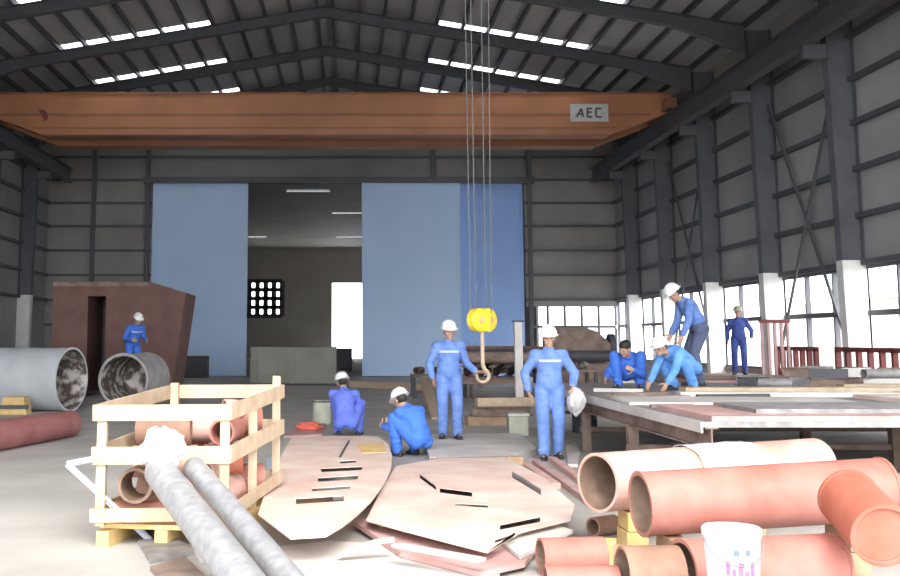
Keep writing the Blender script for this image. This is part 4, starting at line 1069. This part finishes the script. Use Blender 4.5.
# --- squatting, facing left
pb_ = at(411, 457, 0)
person((pb_.x+.02, pb_.y+.1, 0), math.radians(-138), squat(pelvis=(0,.16,.22), neck=(0,-.08,.62), bow=(0,.09,.04), handR=(-.10,-.42,.42), handL=(.10,-.46,.38), look=(-.1,-1,-.55), headup=(0,-.35,1)),
       'person in bright blue coveralls squatting beside the rounded plate, facing left', 'cB', patch=False)
# --- on the table: standing, leaning
pe = at(690, 385, PZ)
person((pe.x, 18.4, PZ), math.radians(-82), pose(pelvis=(0,.10,.90), neck=(0,-.16,1.33), bow=(0,.05,.04), look=(0,-1,-.75), headup=(0,-.55,1), handR=(-.16,-.30,.80), handL=(.16,-.26,.78), elbR=(-.3,.9,-.2), elbL=(.3,.9,-.2)),
       'person in blue jacket standing bent forward on the work table', 'cC', trousers='cG', patch=False)[0].scale = (1.07,1.07,1.05)
# --- on the table: crouched low
pf_ = at(680, 390, PZ)
person((pf_.x, 16.75, PZ), math.radians(-58), squat(pelvis=(0,.20,.34), neck=(0,-.26,.56), bow=(0,.02,.13), look=(0,-1,-.35), headup=(0,-.4,1), handR=(-.16,-.52,.10), handL=(.16,-.50,.10), footR=(-.16,.02,.09), footL=(.18,.05,.09)),
       'person in light blue coveralls crouched low on the work table', 'cF', patch=False)
# --- on the table: bare headed
pg = at(627, 388, PZ)
person((pg.x, 17.3, PZ), math.radians(-25), squat(pelvis=(0,.12,.22), neck=(0,-.12,.50), bow=(0,.08,.03), look=(-.5,-1,-.5), headup=(0,-.3,1), handR=(-.30,-.40,.16), handL=(.12,-.42,.3)),
       'person bare headed with black hair squatting at left end of work table', 'cB', hat=None, patch=False)
# --- by the right wall
ph = far(740, 372, 28.4)
person((ph.x, 28.4, 6*.115-.015), math.radians(-18), pose(handL=(.30,-.14,.92), elbL=(.6,.6,-.3), curlL=.8), 'person in navy coveralls standing by the right wall openings', 'cH', hat='hatO', patch=False)
# --- far left before the hopper
person((w_.x, 27.9, .55), math.radians(40), pose(pelvis=(0,.05,.90), neck=(0,-.12,1.36), look=(0,-1,-.4), handR=(-.2,-.3,1.0), handL=(.2,-.3,.98)), 'person in blue coveralls at far left before the brown hopper', 'cB', patch=True)

# ================================================================== LIGHT
sc = bpy.context.scene
w = bpy.data.worlds.new('overcast'); sc.world = w; w.use_nodes = True
nt = w.node_tree; bgn = nt.nodes['Background']
tc = nt.nodes.new('ShaderNodeTexCoord'); sp = nt.nodes.new('ShaderNodeSeparateXYZ'); rp = nt.nodes.new('ShaderNodeValToRGB')
nt.links.new(tc.outputs['Generated'], sp.inputs['Vector']); nt.links.new(sp.outputs['Z'], rp.inputs['Fac'])
rp.color_ramp.elements[0].color = (0.76,0.80,0.85,1); rp.color_ramp.elements[1].color = (1.0,1.0,1.0,1)
nt.links.new(rp.outputs['Color'], bgn.inputs['Color']); bgn.inputs['Strength'].default_value = 1.0
sd = bpy.data.lights.new('sun', 'SUN'); sd.energy = SUN_E; sd.angle = math.radians(25); sd.color = (1.0,.96,.90)
so = bpy.data.objects.new('sun', sd); C.objects.link(so); so.location = (0,-10,20)
so.rotation_euler = V((-.12, .74, -.66)).to_track_quat('-Z', 'Y').to_euler()
sc.view_settings.view_transform = 'Standard'; sc.view_settings.look = 'None'; sc.view_settings.gamma = 1; sc.view_settings.use_curve_mapping = False
sc.view_settings.exposure = EXPO
sc.cycles.max_bounces = 8; sc.cycles.diffuse_bounces = 5; sc.cycles.use_denoising = True
